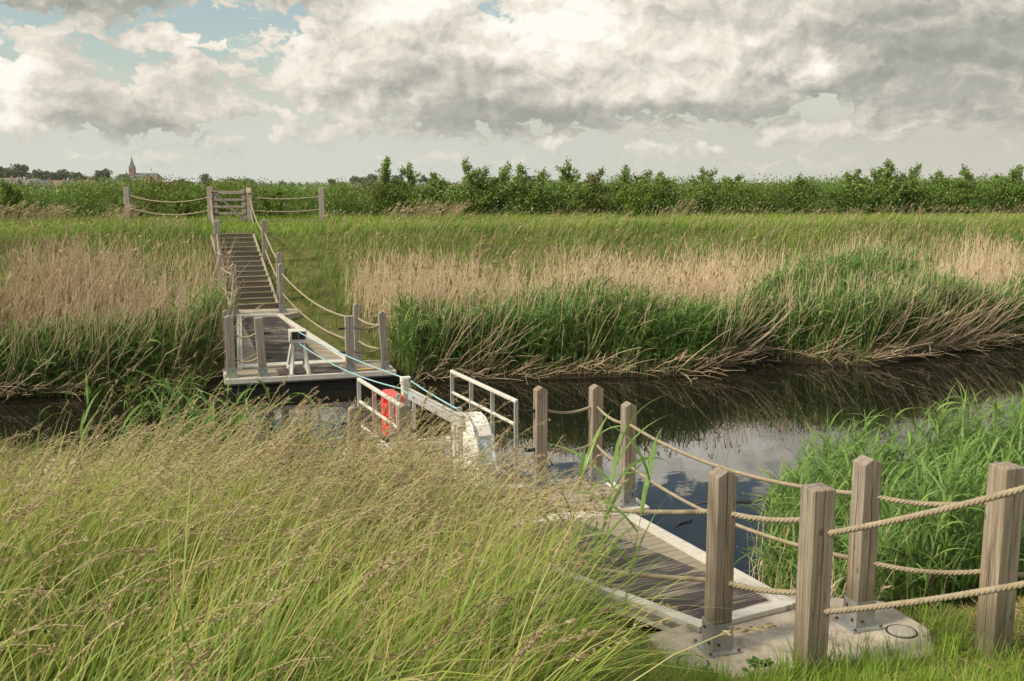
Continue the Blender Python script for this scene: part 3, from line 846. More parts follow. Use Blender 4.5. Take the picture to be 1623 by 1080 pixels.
for h, word in ((UP, 'upper'), (LO, 'lower')):
    q = dict(near=False, r=.019)
    span('S2', 'Q2', h, h - .02, .20, f'{word} sagging rope from the right landing post down to the far pontoon', FR_, **q)
    span('S1', 'Q6', h, h, .16, f'{word} rope from the left landing post down to the far pontoon', FR_, **q)
    span('Q2', 'Q1', h, h - .02, .05, f'{word} rope across the right end of the far pontoon', FR_, **q)
    span('Q1', 'Q3', h - .02, h - .05, .05, f'{word} rope between right front post and berth post of the far pontoon', FR_, black=('Q3', .0), **q)
    span('Q5', 'Q4', h - .10, h - .08, .07, f'{word} yellowish rope between the two left front posts of the far pontoon', FR_, black=('Q4', -.03), **q)
    span('T1', 'S1', h, h, .03, f'{word} rope from lower left step post to the left landing post', FR_, **q)
    span('T2', 'S2', h, h, .03, f'{word} rope from lower right step post to the right landing post', FR_, **q)
    span('T3', 'T1', h, h, .04, f'{word} handrail rope along the left of the steps between middle and lower post', FR_, **q)
    span('T4', 'T2', h, h, .04, f'{word} handrail rope along the right of the steps between middle and lower post', FR_, **q)
    span('G1', 'T3', h + .05, h, .22, f'{word} rope from the left gate post down to the middle left step post', FR_, **q)
    span('G2', 'T4', h + .05, h, .22, f'{word} rope from the right gate post down to the middle right step post', FR_, **q)
    span('G3', 'G1', h + .08, h + .05, .20, f'{word} fence rope on the dike left of the gate', FR_, **q)
    span('G2', 'G4', h + .08, h + .05, .07, f'{word} fence rope on the dike right of the gate', FR_, **q)
    if word == 'upper':
        p = at_post('G3', h + .06) + np.array((-.1, -.02, 0))
        rope('frayed loose rope end hanging on the left end post of the dike fence', p, p + np.array((-.02, -.02, -.24)), 0, None, .02, False)


# ------------------------------------------------------------------ concrete landings
def landing(name, label, poly, z, th=.16):
    o = MB().prism(poly, z - th, z).build(name, M['concrete'], bevel=.012)
    return tag(o, label, 'slab')


landing('concrete_landing', 'near pale concrete slab stained brown, carrying two steel-shod posts', [(.86, 5.98), (.98, 5.46), (1.20, 5.38), (1.58, 5.40), (1.92, 5.56), (2.58, 5.70), (2.70, 6.06), (2.56, 6.50), (1.95, 6.62)], .862)
landing('concrete_landing', 'far concrete slab at the foot of the timber steps', [(-6.62, 21.92), (-6.2, 21.45), (-4.95, 21.62), (-4.72, 22.25), (-4.98, 22.75), (-6.3, 22.55)], SLZ)
for (x, y, lb) in ((1.085, 5.60, 'round inspection cover in the slab in front of the left steel-shod post'), (2.50, 6.02, 'round dusty cover in the slab right of the rear steel-shod post')):
    t = thing('inspection_cover', lb, 'drain cover', (x, y, .862), 0, 'covers in the near slab')
    mb = MB(); mb.tube([(0, 0, -.01), (0, 0, .007)], .085, 28); mb.build('lid', M['cover'], t)
    mb = MB()
    ring = [(math.cos(a) * .094, math.sin(a) * .094, .001) for a in np.linspace(0, 2 * math.pi, 33)]
    mb.tube(ring, .006, 5, caps=False); mb.build('rim', M['black'], t)


# ------------------------------------------------------------------ gangways
def gangway(label, quad, coat_in, th=.10):
    """quad: shore left, shore right, pontoon right, pontoon left (3-D, clockwise seen from above along travel)"""
    sl, sr, pr, pl = [np.array(q, float) for q in quad]
    org = (sl + sr) / 2
    ax = (sr - sl)[:2]; ang = math.atan2(ax[1], ax[0])
    t = thing('gangway', label, 'gangway', tuple(org), ang)
    inv = Matrix.Translation(Vector(org)) @ Matrix.Rotation(ang, 4, 'Z'); inv = inv.inverted()
    L = [np.array(inv @ Vector(q)) for q in (sl, sr, pr, pl)]
    sl, sr, pr, pl = L
    def pt(u, v, dz=0): # u 0..1 left to right, v 0..1 shore to pontoon
        a = sl * (1 - u) + sr * u; b = pl * (1 - u) + pr * u
        q = a * (1 - v) + b * v
        return q + np.array((0, 0, dz))
    d = MB(); d.slab([pt(0, 0, -.012), pt(0, 1, -.012), pt(1, 1, -.012), pt(1, 0, -.012)], .05)
    d.build('deck_planking', M['deck'], t)
    u0, u1 = coat_in
    # the dark non-slip strip: full width at the shore, narrower at the pontoon
    d = MB(); d.slab([pt(.07, .05, -.008), pt(u0, .95, -.008), pt(u1, .95, -.008), pt(.93, .05, -.008)], .006)
    d.build('nonslip_strip', M['coat'], t)
    for k, u in enumerate((0, 1)):
        f = MB(); s = 1 if u == 0 else -1
        wv = s * (sr - sl)[0] * 0 + s
        def off(q, dx): return q + np.array((dx * s, 0, 0))
        for (x0, x1, z1, zb) in ((0, .05, .028, .13), (.058, .105, .022, .06)):
            f.slab([off(pt(u, 0), x0) + (0, 0, z1), off(pt(u, 1), x0) + (0, 0, z1), off(pt(u, 1), x1) + (0, 0, z1), off(pt(u, 0), x1) + (0, 0, z1)] if s > 0 else
                   [off(pt(u, 0), x1) + (0, 0, z1), off(pt(u, 1), x1) + (0, 0, z1), off(pt(u, 1), x0) + (0, 0, z1), off(pt(u, 0), x0) + (0, 0, z1)], zb)
        f.build('side_rail', M['alu'], t, bevel=.004)
    f = MB(); f.slab([pt(.0, 0, .021), pt(0, .035, .021), pt(1, .035, .021), pt(1, 0, .021)], .05); f.build('shore_lip', M['alu'], t, bevel=.004)
    f = MB(); f.slab([pt(.05, .955, .017), pt(.05, 1, .017), pt(.95, 1, .017), pt(.95, .955, .017)], .05); f.build('pontoon_lip', M['alu'], t, bevel=.004)
    b = MB()
    for u in (.22, .78):
        b.bar(pt(u, .02, -.14), pt(u, .98, -.14), .08, .15)
    b.build('underframe', M['hull'], t)
    return t


def q3(p, z): return (p[0], p[1], z)


gangway('near gangway with worn dark planking, wide at the pontoon and narrow at the slab', [(1.20, 5.99, .885), (1.93, 6.37, .885), (1.17, 9.85, .375), (-.72, 9.28, .375)], (.20, .70))
gangway('far gangway of grey planks with a dark strip, leading up to the far steps', [(-5.98, 21.45, .89), (-5.06, 21.56, .89), (-3.02, 18.78, .335), (-5.10, 18.16, .335)], (.22, .76))


# ------------------------------------------------------------------ pontoons
def pontoon(label, fn, zd, extra=None, flip=False):
    o = fn(0, 0)
    t = thing('pontoon', label, 'pontoon', (o[0], o[1], zd), RZ)
    Lx, Ly = 3.05, 1.2
    MB().box((Lx / 2, Ly / 2, -.024), (Lx - .13, Ly - .13, .04)).build('deck_planking', M['deck'], t)
    MB().box((Lx / 2, Ly / 2 if not flip else .62, -.001), (1.15, .9, .006)).build('nonslip_strip', M['coat'], t)
    f = MB()
    for (x0, x1, y0, y1) in ((0, Lx, 0, .065), (0, Lx, Ly - .065, Ly), (0, .065, .065, Ly - .065), (Lx - .065, Lx, .065, Ly - .065)):
        f.box(((x0 + x1) / 2, (y0 + y1) / 2, -.035), (x1 - x0, y1 - y0, .09))
    f.build('edge_frame', M['alu'], t, bevel=.006)
    f = MB()
    for (x0, x1, y0, y1) in ((.075, Lx - .075, .075, .105), (.075, Lx - .075, Ly - .105, Ly - .075), (.075, .105, .105, Ly - .105), (Lx - .105, Lx - .075, .105, Ly - .105)):
        f.box(((x0 + x1) / 2, (y0 + y1) / 2, -.012), (x1 - x0, y1 - y0, .03))
    f.build('inner_frame', M['white'], t, bevel=.003)
    MB().box((Lx / 2, Ly / 2, -.08 - .17), (Lx - .10, Ly - .10, .34)).build('hull', M['hull'], t, bevel=.02)
    f = MB(); f.tube([(.02, -.005 if not flip else Ly + .005, -.10), (Lx - .02, -.005 if not flip else Ly + .005, -.10)], .026, 10); f.build('fender', M['black'], t)
    return t


pt_near = pontoon('near floating pontoon with white frame at the end of the worn gangway', npt, NZD, flip=True)
pt_far = pontoon('far floating pontoon with black hull and white frame against the reed bank', fpt, FZD)
MB().box((2.55, .35, .003), (.34, .09, .005), Matrix.Rotation(.1, 3, 'Z')).build('yellow_marking', M['yellow'], pt_far)


# ------------------------------------------------------------------ rope frame on the far pontoon
def rope_frame():
    p = fpt(1.32, .10)
    t = thing('rope_trestle', 'aluminium trestle holding the pale blue ferry ropes on the far pontoon', 'rope trestle', (p[0], p[1], FZD), RZ)
    for x in (-.125, .125):
        MB().bar((x * 1.25, 0, .01), (x * .62, .21, .60), .052, .075).build('leg', M['alu'], t, bevel=.003)
        MB().bar((x * 1.25, .78, .01), (x * .62, .42, .60), .052, .075).build('leg', M['alu'], t, bevel=.003)
        MB().bar((x * 1.18, .05, .05), (x * 1.18, .74, .05), .05, .06).build('foot_bar', M['alu'], t, bevel=.003)
    h = MB(); h.box((0, .30, .67), (.30, .34, .23)); h.build('head_box', M['alu'], t, bevel=.008)
    pl = MB(); pl.box((0, .128, .70), (.235, .006, .135)); pl.build('dark_plate', M['hull'], t)
    c = MB(); c.box((0, .165, .50), (.10, .03, .14)); c.box((0, .11, .33), (.17, .02, .09)); c.build('crosspiece', M['alu_bare'], t, bevel=.003)
    for x in (-.16, .16): MB().box((x, 0.0, .008), (.14, .11, .012)).build('foot_plate', M['shoe'], t)
    for z in (.735, .70, .665): MB().tube([(0, .128, z), (0, .119, z)], .008, 6).build('bolt', M['alu_bare'], t)
    return np.array((p[0], p[1], FZD))


rf = rope_frame()
ROPE1 = rf + np.array((CX[0] * .125 + .01, CX[1] * .125, .765))
ROPE2 = rf + np.array((CX[0] * .135 + .01, CX[1] * .135, .555))


# ------------------------------------------------------------------ ferry
FU = np.array((.42, -.907)); FU /= np.linalg.norm(FU)      # towards the near bank
FW = np.array((-FU[1], FU[0]))                               # to the right, seen from the near bank
FC = np.array((-1.37, 12.68))                                # centre of its far end
F_RZ = math.atan2(FW[1], FW[0])


def ferry():
    t = thing('ferry', 'small hand-pulled ferry with aluminium railings, a rope beam and a white console', 'ferry', (FC[0], FC[1], 0), F_RZ)
    # local x to the right, local -y towards the near bank
    def fb(x, y, z): return (x, -y, z)
    hl = MB(); hl.box(fb(0, .85, .10), (1.42, 2.55, .26)); hl.build('hull', M['alu_bare'], t, bevel=.03)
    MB().box(fb(0, .85, .243), (1.30, 2.45, .02)).build('deck_planking', M['deck'], t)
    f = MB()
    for x in (-.735, .735): f.box(fb(x, .85, .22), (.05, 2.6, .08))
    for y in (-.42, 2.12): f.box(fb(0, y, .22), (1.42, .05, .08))
    f.build('edge_frame', M['white'], t, bevel=.006)
    for sx in (-.635, .635):
        r = MB(); z = 1.25
        r.bar(fb(sx, -.02, z), fb(sx, 2.02, z), .045, .045)
        r.build('handrail', M['alu'], t, bevel=.012)
        for zz in ((.97, .66) if sx < 0 else (.97,)):
            MB().tube([fb(sx, 0.02, zz), fb(sx, 1.98, zz)], .021, 8).build('mid_rail', M['alu'], t)
        for y in (0.0, .66, 1.33, 2.0):
            MB().box(fb(sx, y, .255 + .486), (.05, .02, .972)).build('stanchion', M['alu_bare'], t, bevel=.002)
    # rope beam along the middle
    b = MB(); b.bar(fb(.03, .05, 1.0), fb(.13, 1.62, .965), .08, .105); b.bar(fb(.03, .05, 1.075), fb(.13, 1.62, 1.04), .035, .02)
    b.build('rope_beam', M['alu_bare'], t, bevel=.006)
    for y0, y1 in ((.12, .02), (1.0, 1.52)):
        MB().bar(fb(.06, y0 + .5 * (y0 > .5), .93), fb(.08, y1, .26), .05, .03).build('strut', M['white'], t, bevel=.003)
    MB().box(fb(-.02, .02, .74), (.10, .10, .97)).build('pulley_post', M['alu'], t, bevel=.008)
    h = MB(); h.box(fb(-.02, .02, 1.19), (.13, .075, .10)); h.build('pulley_head', M['white'], t, bevel=.008)
    MB().tube([fb(.03, -.02, 1.195), fb(.03, .075, 1.195)], .02, 10).build('pulley', M['black'], t)
    MB().box(fb(.17, 1.42, .64), (.07, .07, .78)).build('beam_post', M['alu'], t, bevel=.006)
    MB().box(fb(.17, 1.42, 1.065), (.055, .055, .08)).build('beam_post_cap', M['shoe'], t, bevel=.006)
    # console with rounded top towards the near bank
    prof = [(1.40, .26), (1.40, .99), (1.47, 1.045), (1.60, 1.065), (1.74, 1.04), (1.85, .97), (1.91, .88), (1.945, .76), (1.985, .58), (2.03, .40), (2.05, .26)]
    cn = MB(); x0, x1 = .165, .375
    n = len(prof)
    vs = [fb(x0, y, z) for y, z in prof] + [fb(x1, y, z) for y, z in prof]
    cn.add(vs, [tuple(range(n)), tuple(range(2 * n - 1, n - 1, -1))] + [(i, (i + 1) % n, n + (i + 1) % n, n + i) for i in range(n)])
    cn.build('console', M['white'], t, bevel=.012)
    tr = MB()
    e = [fb(x0 - .012, y, z) for y, z in prof[1:7]]
    tr.tube(e, .02, 6); tr.build('console_trim', M['alu_bare'], t)
    # notice on the sloping front
    s0 = np.array((1.925, .86)); s1 = np.array((2.005, .55)); nrm = np.array((.97, .25))
    fr = MB(); xm = (x0 + x1) / 2
    def sp(u, v, d): # u across -1..1, v 0..1 down
        q = s0 * (1 - v) + s1 * v + nrm * d
        return fb(xm + u * .092, q[0], q[1])
    fr.bar(sp(-1.05, -.04, .012), sp(-1.05, 1.04, .012), .022, .02); fr.bar(sp(1.05, -.04, .012), sp(1.05, 1.04, .012), .022, .02)
    fr.bar(sp(-1, 0, .012), sp(1, 0, .012), .02, .022); fr.bar(sp(-1, 1.02, .012), sp(1, 1.02, .012), .02, .022)
    fr.build('notice_frame', M['white'], t)
    pn = MB(); pn.add([sp(-.98, .03, .012), sp(.98, .03, .012), sp(.98, 1, .012), sp(-.98, 1, .012), sp(-.98, .03, .004), sp(.98, .03, .004), sp(.98, 1, .004), sp(-.98, 1, .004)],
                      [(0, 1, 2, 3), (4, 5, 6, 7), (0, 1, 5, 4), (2, 3, 7, 6), (1, 2, 6, 5), (0, 3, 7, 4)])
    m, nn, out = new_mat('notice_print')
    co = nn.new('ShaderNodeTexCoord').outputs['Object']
    c0 = nn.ramp(nn.noise(co, 16.0, 3.0), [(.35, (.22, .36, .50)), (.5, (.42, .55, .62)), (.62, (.62, .68, .68))])
    x, y, z = nn.sep(co)
    ln = nn.math('SINE', nn.math('MULTIPLY', z, 150.0))
    msk = nn.math('MULTIPLY', nn.mapr(ln, .2, .5), nn.mapr(nn.noise(nn.vec('MULTIPLY', co, (90, 1, 12)), 1.0, 1.0), .45, .55))
    msk = nn.math('MULTIPLY', msk, nn.mapr(z, .60, .72, 1.0, 0.0))
    principled(nn, out, nn.mix(nn.math('MULTIPLY', msk, .8), c0, (.75, .78, .78)), .3, .5)
    pn.build('notice', m, t)
    # pale float along the left side
    fl = MB(); fl.box(fb(-.95, 1.55, .09), (.34, .9, .24)); fl.build('float', M['white'], t, bevel=.05)
    return t


ferry()


def fpos(x, y, z):
    p = FC + FW * x + FU * y
    return np.array((p[0], p[1], z))


g = 'pale blue ferry ropes'
BR = MB()
def blue(label, pts, sags):
    cen = []
    for (a, b), s in zip(zip(pts[:-1], pts[1:]), sags):
        for i in range(24):
            t = i / 24; p = a * (1 - t) + b * t; cen.append(p - np.array((0, 0, s * 4 * t * (1 - t))))
    cen.append(pts[-1])
    o = MB().tube(cen, .0095, 6).build('ferry_rope', M['blue_rope']); tag(o, label, 'rope', g)
blue('upper pale blue ferry rope through the pulley post of the ferry', [ROPE1, fpos(.03, .02, 1.195), fpos(.17, 1.42, 1.07)], [.05, .015])
blue('lower pale blue ferry rope slung from the trestle to the ferry beam', [ROPE2, fpos(-.09, .02, 1.09), fpos(-.02, .30, 1.02)], [.10, .0])


def lifebuoy():
    p = fpos(-.52, 1.02, .72)
    t = thing('lifebuoy_case', 'red lifebuoy case hung inside the left railing of the ferry', 'lifebuoy', tuple(p), F_RZ)
    MB().box((0, 0, .275), (.17, .46, .55)).build('case', M['red'], t, bevel=.045, seg=3)
    MB().box((-.083, .02, .28), (.012, .17, .45)).build('shaded_recess', M['red_dark'], t, bevel=.004)  # raised dark red panel stands for the recess, its shade in the colour
    for z in (.13, .40): MB().box((-.092, .02, z), (.012, .20, .05)).build('strap', M['red'], t, bevel=.003)
    MB().box((.03, -.2335, .37), (.035, .008, .06)).build('latch', M['red_dark'], t)
    MB().box((-.02, -.262, .27), (.05, .03, .62)).build('bracket', M['alu_bare'], t)


lifebuoy()


# ------------------------------------------------------------------ steps, gate, kerbs on the far dike
def steps():
    p0 = np.array((-5.93, 22.75)); d = np.array((-.365, .931)); d /= np.linalg.norm(d)
    rz = math.atan2(-d[0], d[1])
    t = thing('staircase', 'timber staircase of fifteen grass-grown steps up the far dike', 'steps', (p0[0], p0[1], .86), rz)
    n, run, rise, w = 15, .292, .102, 1.02
    for i in range(n):
        y = i * run; z = i * rise
        st = MB(); st.box((random.uniform(-.01, .01), y + .03, z + rise / 2 - .03), (w, .06, rise + .06), Matrix.Rotation(random.uniform(-.012, .012), 3, 'Z'))
        s = st.build('step', M['step'], t, bevel=.004)
        MB().box((0, y + .06 + run / 2, z + rise / 2 - .02), (w - .02, run - .02, rise + .01)).build('tread', M['soil'], t)
        MB().box((0, y + .028, z + rise + .006), (w + .02, .075, .018)).build('nosing', M['tread'], s)
    for sx in (-1, 1):
        b = MB()
        for (i0, i1) in ((0, 5), (5, 9), (9, 14)):
            b.bar((sx * (w / 2 + .03), i0 * run + .05, i0 * rise + .07), (sx * (w / 2 + .03), i1 * run - .05, i1 * rise + .05), .05, .10)
        b.build('stringer', M['tread'], t, bevel=.004)
    return p0, d, run, rise, w


ST = steps()


def gate():
    x0, x1 = -10.24, -9.15
    t = thing('field_gate', 'grey five-bar wooden gate with one diagonal brace on top of the dike', 'gate', (x0, GY - .02, 2.36), .0)
    w = x1 - x0
    MB().box((w - .07, 0, .60), (.15, .07, 1.16)).build('stile', M['gate'], t, bevel=.005)
    MB().box((.05, 0, .60), (.10, .07, 1.0)).build('stile', M['gate'], t, bevel=.005)
    for z, h in ((1.06, .11), (.81, .075), (.575, .075), (.345, .075), (.11, .07)):
        MB().box((w / 2 - .03, -.05, z), (w - .02, .03, h)).build('rail', M['gate'], t, bevel=.004)
    MB().bar((.10, -.082, 1.02), (w - .08, -.082, .11), .03, .09, up=(0, -1, 0)).build('brace', M['gate'], t, bevel=.004)
    h = MB(); h.box((.03, -.075, 1.06), (.22, .01, .035)); h.box((.03, -.075, .345), (.22, .01, .035)); h.build('hinge', M['rust'], t)


gate()
t = thing('plaque', 'small yellowish plaque with a white mark on the right gate post', 'sign', tuple(at_post('G2', 1.21) + np.array((0.0, -.115, 0))), .05)
MB().box((0, 0, 0), (.17, .03, .22)).build('board', M['sandstone'], t, bevel=.004)
mb = MB(); mb.add([(-.03, -.017, -.03), (.03, -.017, -.03), (0, -.017, .035)], [(0, 1, 2)]); mb.tube([(0, -.016, .05), (0, -.019, .05)], .016, 10)
mb.build('mark', M['white'], t)
MB().box((0, .02, .122), (.20, .12, .02)).build('cap', M['step'], t)
for (xa, xb, lb) in ((-12.35, -10.52, 'long timber kerb set in the dike grass left of the gate'), (-8.85, -6.66, 'long timber kerb set in the dike grass right of the gate')):
    o = MB().bar((xa, GY + .10, 2.38), (xb, GY + .10, 2.38), .14, .19).build('timber_kerb', M['step'], bevel=.01); tag(o, lb, 'kerb', 'timber kerbs by the gate')
o = MB().bar((-7.75, 27.15, 2.22), (-7.25, 27.1, 2.2), .10, .16).build('timber_kerb', M['step'], bevel=.01); tag(o, 'short timber end at the top left of the steps', 'kerb', 'timber kerbs by the gate')


# ------------------------------------------------------------------ vegetation
def wind(n, spread=.6, mean=0.12): return rng.normal(mean, spread, n)


def scatter(n, x0, x1, y0, y1, ok):
    out = []; tot = 0
    while tot < n:
        x = rng.uniform(x0, x1, n * 2); y = rng.uniform(y0, y1, n * 2)
        k = ok(x, y)
        out.append(np.stack([x[k], y[k]], 1)); tot += k.sum()
        if k.sum() == 0: break
    return np.concatenate(out)[:n]


def s_near(x, y): return (y - np.interp(x, YW_X, YW_Y)) * .97


def on_ground(xy, sink=.02): return np.column_stack([xy, zg(xy[:, 0], xy[:, 1]) - sink])


def in_view(x, y, m=.16): return np.abs(x) < (.5143 + m) * y + .6


def reed_field(v, root, h, lean_az, lean, bend, mat_stem, mat_leaf, nleaf, leaf_len, leaf_w, K=7):
    """living reed: a stem with alternate arching leaves"""
    N = len(root); tint = rng.random(N)
    P = curve(root, lean_az, lean, bend, h, K)
    W = np.linspace(.008, .003, K)[None] * np.ones((N, 1))
    v.stalks(P, W, tint, mat_stem)
    for q in range(nleaf):
        f = .25 + .72 * (q + rng.random(N) * .8) / nleaf
        i = np.clip((f * (K - 1)), 0, K - 1.001); a = i.astype(int); fr = (i - a)[:, None]
        r = P[np.arange(N), a] * (1 - fr) + P[np.arange(N), a + 1] * fr
        az = rng.normal(0.15, 1.15, N) + (rng.random(N) < .3) * math.pi
        L = leaf_len * rng.uniform(.6, 1.25, N)
        Q = curve(r, az, rng.uniform(.25, .8, N), rng.uniform(.5, 1.7, N), L, 6)
        w = np.array([.55, 1, .95, .75, .42, .04])[None] * (leaf_w * rng.uniform(.7, 1.3, N))[:, None]
        sd = np.stack([-np.sin(az), np.cos(az), rng.normal(0, .45, N)], 1)
        v.ribbons(Q, w, unit(sd), np.clip(tint + rng.normal(0, .15, N), 0, 1), mat_leaf, .15, 1.0)


def dry_stalks(v, root, h, az, lean, bend, w=.012, K=7, plume=.25, mat=0, mplume=1):
    N = len(root); tint = rng.random(N)
    P = curve(root, az, lean, bend, h, K, 1.4)
    P[:, 1:] += rng.normal(0, .012, P[:, 1:].shape)
    W = np.linspace(1, .45, K)[None] * (w * rng.uniform(.7, 1.3, N))[:, None]
    v.stalks(P, W, tint, mat)
    k = rng.random(N) < plume
    if k.any():
        tip = P[k][:, -1]; d = unit(P[k][:, -1] - P[k][:, -2]); m = len(tip)
        for j in range(4):
            D = d * .055 + rng.normal(0, .015, (m, 3))
            v.leaves(tip + d * .05 * (j - 1.2) + rng.normal(0, .012, (m, 3)), D, rng.normal(0, .012, (m, 3)), tint[k], np.full(m, .5), mplume)
    # a few dead leaves
    for q in range(2):
        k = rng.random(N) < .45
        if not k.any(): continue
        r = P[k][:, 2 + q]; m = len(r); az2 = rng.normal(.2, 1.0, m)
        Q = curve(r, az2, rng.uniform(.4, 1.2, m), rng.uniform(.3, 1.6, m), rng.uniform(.15, .35, m), 4)
        v.ribbons(Q, np.array([.6, 1, .7, .05])[None] * np.full((m, 1), .012), unit(np.stack([-np.sin(az2), np.cos(az2), rng.normal(0, .4, m)], 1)), tint[k], mat)


def stairs_gap(x, y, pad=0.0):
    p0, d, run, rise, w = ST
    rx, ry = x - p0[0], y - p0[1]
    along = rx * d[0] + ry * d[1]; across = rx * d[1] - ry * d[0]
    return (np.abs(across) < w / 2 + pad) & (along > -3) & (along < 5)


def landing_gap(x, y, pad=0.0):
    """clear strip round the far gangway and steps"""
    p0, d, run, rise, w = ST
    rx, ry = x - p0[0], y - p0[1]
    along = rx * d[0] + ry * d[1]; across = rx * d[1] - ry * d[0]
    lo = np.interp(along, [-7.5, -5.5, -4.4, -3.5, -1, 0, 5], [-1.75, -1.65, -1.4, -.95, -.85, -.95, -.75]) - pad
    hi = np.interp(along, [-7.5, -5.5, -3.5, -1, 0, 5], [1.9, 2.0, 1.9, 1.7, 1.85, 1.75]) + pad
    return (across > lo) & (across < hi) & (along > -7.5)


def far_bank():
    # dry reeds on the slope
    v = Veg()
    def ok(x, y):
        s = s_bank(x, y)
        left = x < -6.0
        d = np.where(left, np.interp(s, [11.72, 11.78, 12.5, 12.9, 15.4, 16.4], [0, .5, .7, 1, 1, 0]), np.interp(s, [11.72, 11.78, 13.0, 13.6, 15.6, 17.2], [0, .42, .55, .75, .65, 0]))
        d = np.where(left, 1.0, .50 + .45 * (vnoise(x * .45, x * 0, 31) < .42)) * d
        d = np.maximum(d, np.where(~left & (vnoise(x * .45, x * 0, 31) < .36) & (s > 11.75) & (s < 15), .55, 0)) * np.interp(vnoise(x * .55, y * .55, 11), [.3, .65], [.15, 1])
        return (rng.random(len(x)) < d) & ~landing_gap(x, y, .12) & in_view(x, y)
    xy = scatter(8900, -17, 22, 16, 33, ok)
    n = len(xy); cl = vnoise(xy[:, 0] * .8, xy[:, 1] * .8, 5)
    h = rng.uniform(1.15, 1.85, n) * (.8 + .35 * cl) * np.where(xy[:, 0] < -6, 1.12, .95)
    az = rng.normal(.1, .7, n)
    dry_stalks(v, on_ground(xy), h, az, np.abs(rng.normal(.20, .20, n)) * np.interp(s_bank(xy[:, 0], xy[:, 1]), [12, 13.5], [1.7, 1.0]), rng.normal(-.10, .34, n), .0135, plume=.14)
    # stalks leaning far over along the water
    xy = scatter(1300, -17, 22, 16, 30, lambda x, y: (np.abs(s_bank(x, y) - 12.1) < .36) & ~landing_gap(x, y, .45) & in_view(x, y) & (vnoise(x * .9, y * .3, 21) > .42))
    n = len(xy)
    c = np.round(xy[:, 0] * 1.1) * 1.3
    az = rng.normal(.0, .7, n) - .7 * (vnoise(c, c * 0, 8) - .3)
    dry_stalks(v, on_ground(xy), rng.uniform(1.1, 2.1, n), az, rng.uniform(.25, 1.05, n), rng.uniform(-.9, .35, n), .0098, K=8, plume=.06)
    # low tangle of broken stalks on the water's edge
    xy = scatter(1030, -17, 22, 16, 30, lambda x, y: (np.abs(s_bank(x, y) - 11.85) < .25) & ~landing_gap(x, y, .3) & in_view(x, y))
    n = len(xy); r = on_ground(xy); r[:, 2] = np.maximum(r[:, 2], .0) + rng.uniform(.02, .16, n)
    dry_stalks(v, r, rng.uniform(.4, 1.0, n), rng.uniform(-1.6, 1.2, n), rng.uniform(.9, 1.6, n), rng.uniform(-.2, .5, n), .0085, K=5, plume=0)
    o = v.build('dry_reeds', [M['dry'], M['plume']]); tag(o, 'pale dead reed stalks leaning over the far bank', 'reeds', kind='stuff')

    # green reeds low on the bank
    v = Veg()
    def okg(x, y):
        s = s_bank(x, y)
        hi = np.where(x < -6, 12.45, 13.3 + .7 * np.exp(-((x - 8.8) / 1.6) ** 2) + 2.4 * (vnoise(x * .45, x * 0, 31) - .38))
        return (s > 11.68) & (s < hi) & ~landing_gap(x, y, .1) & in_view(x, y) & (vnoise(x * .7, y * .7, 17) > .10)
    xy = scatter(12500, -17, 22, 16, 30, okg); n = len(xy)
    hh = rng.uniform(.95, 1.5, n) * np.where(xy[:, 0] < -6, .74, 1.0) * (1 + .10 * np.exp(-((xy[:, 0] - 8.8) / 1.6) ** 2)) * (.68 + .6 * vnoise(xy[:, 0] * .6, xy[:, 1] * .6, 9))
    reed_field(v, on_ground(xy), hh, rng.normal(.2, .6, n), rng.normal(.08, .08, n), rng.normal(.15, .15, n), 0, 0, 6, .42, .021, K=5)
    o = v.build('green_reeds', M['green_reed']); tag(o, 'young green reeds along the far waterline', 'reeds', kind='stuff')

    # rank grass over the slope and the crest
    v = Veg()
    def oks(x, y):
        s = s_far(x, y)
        thin = landing_gap(x, y, 0) & (rng.random(len(x)) < .05 + .8 * (vnoise(x * 1.6, y * 1.6, 44) > .62))
        return (s > 12.0) & (s < 24) & ~thin & in_view(x, y) & ~stairs_gap(x, y, .02) & ~((s < 17.2) & landing_gap(x, y, -.6) & (np.abs(x + 5.6) < 1.0))
    xy = scatter(56000, -19, 26, 17, 36, oks); n = len(xy)
    s = s_far(xy[:, 0], xy[:, 1]); gap = landing_gap(xy[:, 0], xy[:, 1], .0)
    tall = np.where(gap, .12 + .2 * vnoise(xy[:, 0] * 2.2, xy[:, 1] * 2.2, 45), np.interp(s, [12, 16, 20, 24], [.65, .6, .40, .22])) * (.6 + .7 * vnoise(xy[:, 0] * .6, xy[:, 1] * .6, 41))
    az = rng.normal(.15, .9, n)
    P = curve(on_ground(xy), az, rng.uniform(.05, .45, n), rng.uniform(.2, 1.0, n), tall * rng.uniform(.6, 1.35, n), 5)
    W = np.array([.8, 1, .8, .5, .05])[None] * rng.uniform(.010, .019, n)[:, None]
    v.ribbons(P, W, unit(np.stack([-np.sin(az), np.cos(az), rng.normal(0, .5, n)], 1)), rng.random(n))
    # fine seeding tops over the upper slope
    k = scatter(3500, -19, 26, 21, 38, lambda x, y: (s_far(x, y) > 15.5) & (s_far(x, y) < 23) & in_view(x, y) & ~landing_gap(x, y, .3))
    n = len(k)
    P = curve(on_ground(k), rng.normal(.1, .5, n), rng.uniform(.1, .4, n), rng.uniform(.2, 1.1, n), rng.uniform(.45, .8, n), 6)
    v.stalks(P, np.linspace(.008, .005, 6)[None] * np.ones((n, 1)), rng.random(n), 1)
    tip = P[:, -1]; d = unit(P[:, -1] - P[:, -3])
    for j in range(3):
        v.leaves(tip - d * (.05 * j), d * .045, rng.normal(0, .010, (n, 3)), rng.random(n), np.full(n, .5), 1)
    o = v.build('slope_grass', [M['slope'], M['plume']]); tag(o, 'rank windblown grass over the slope of the far dike', 'grass', kind='stuff')

    # short grass on the crest and at the hedge foot
    v = Veg()
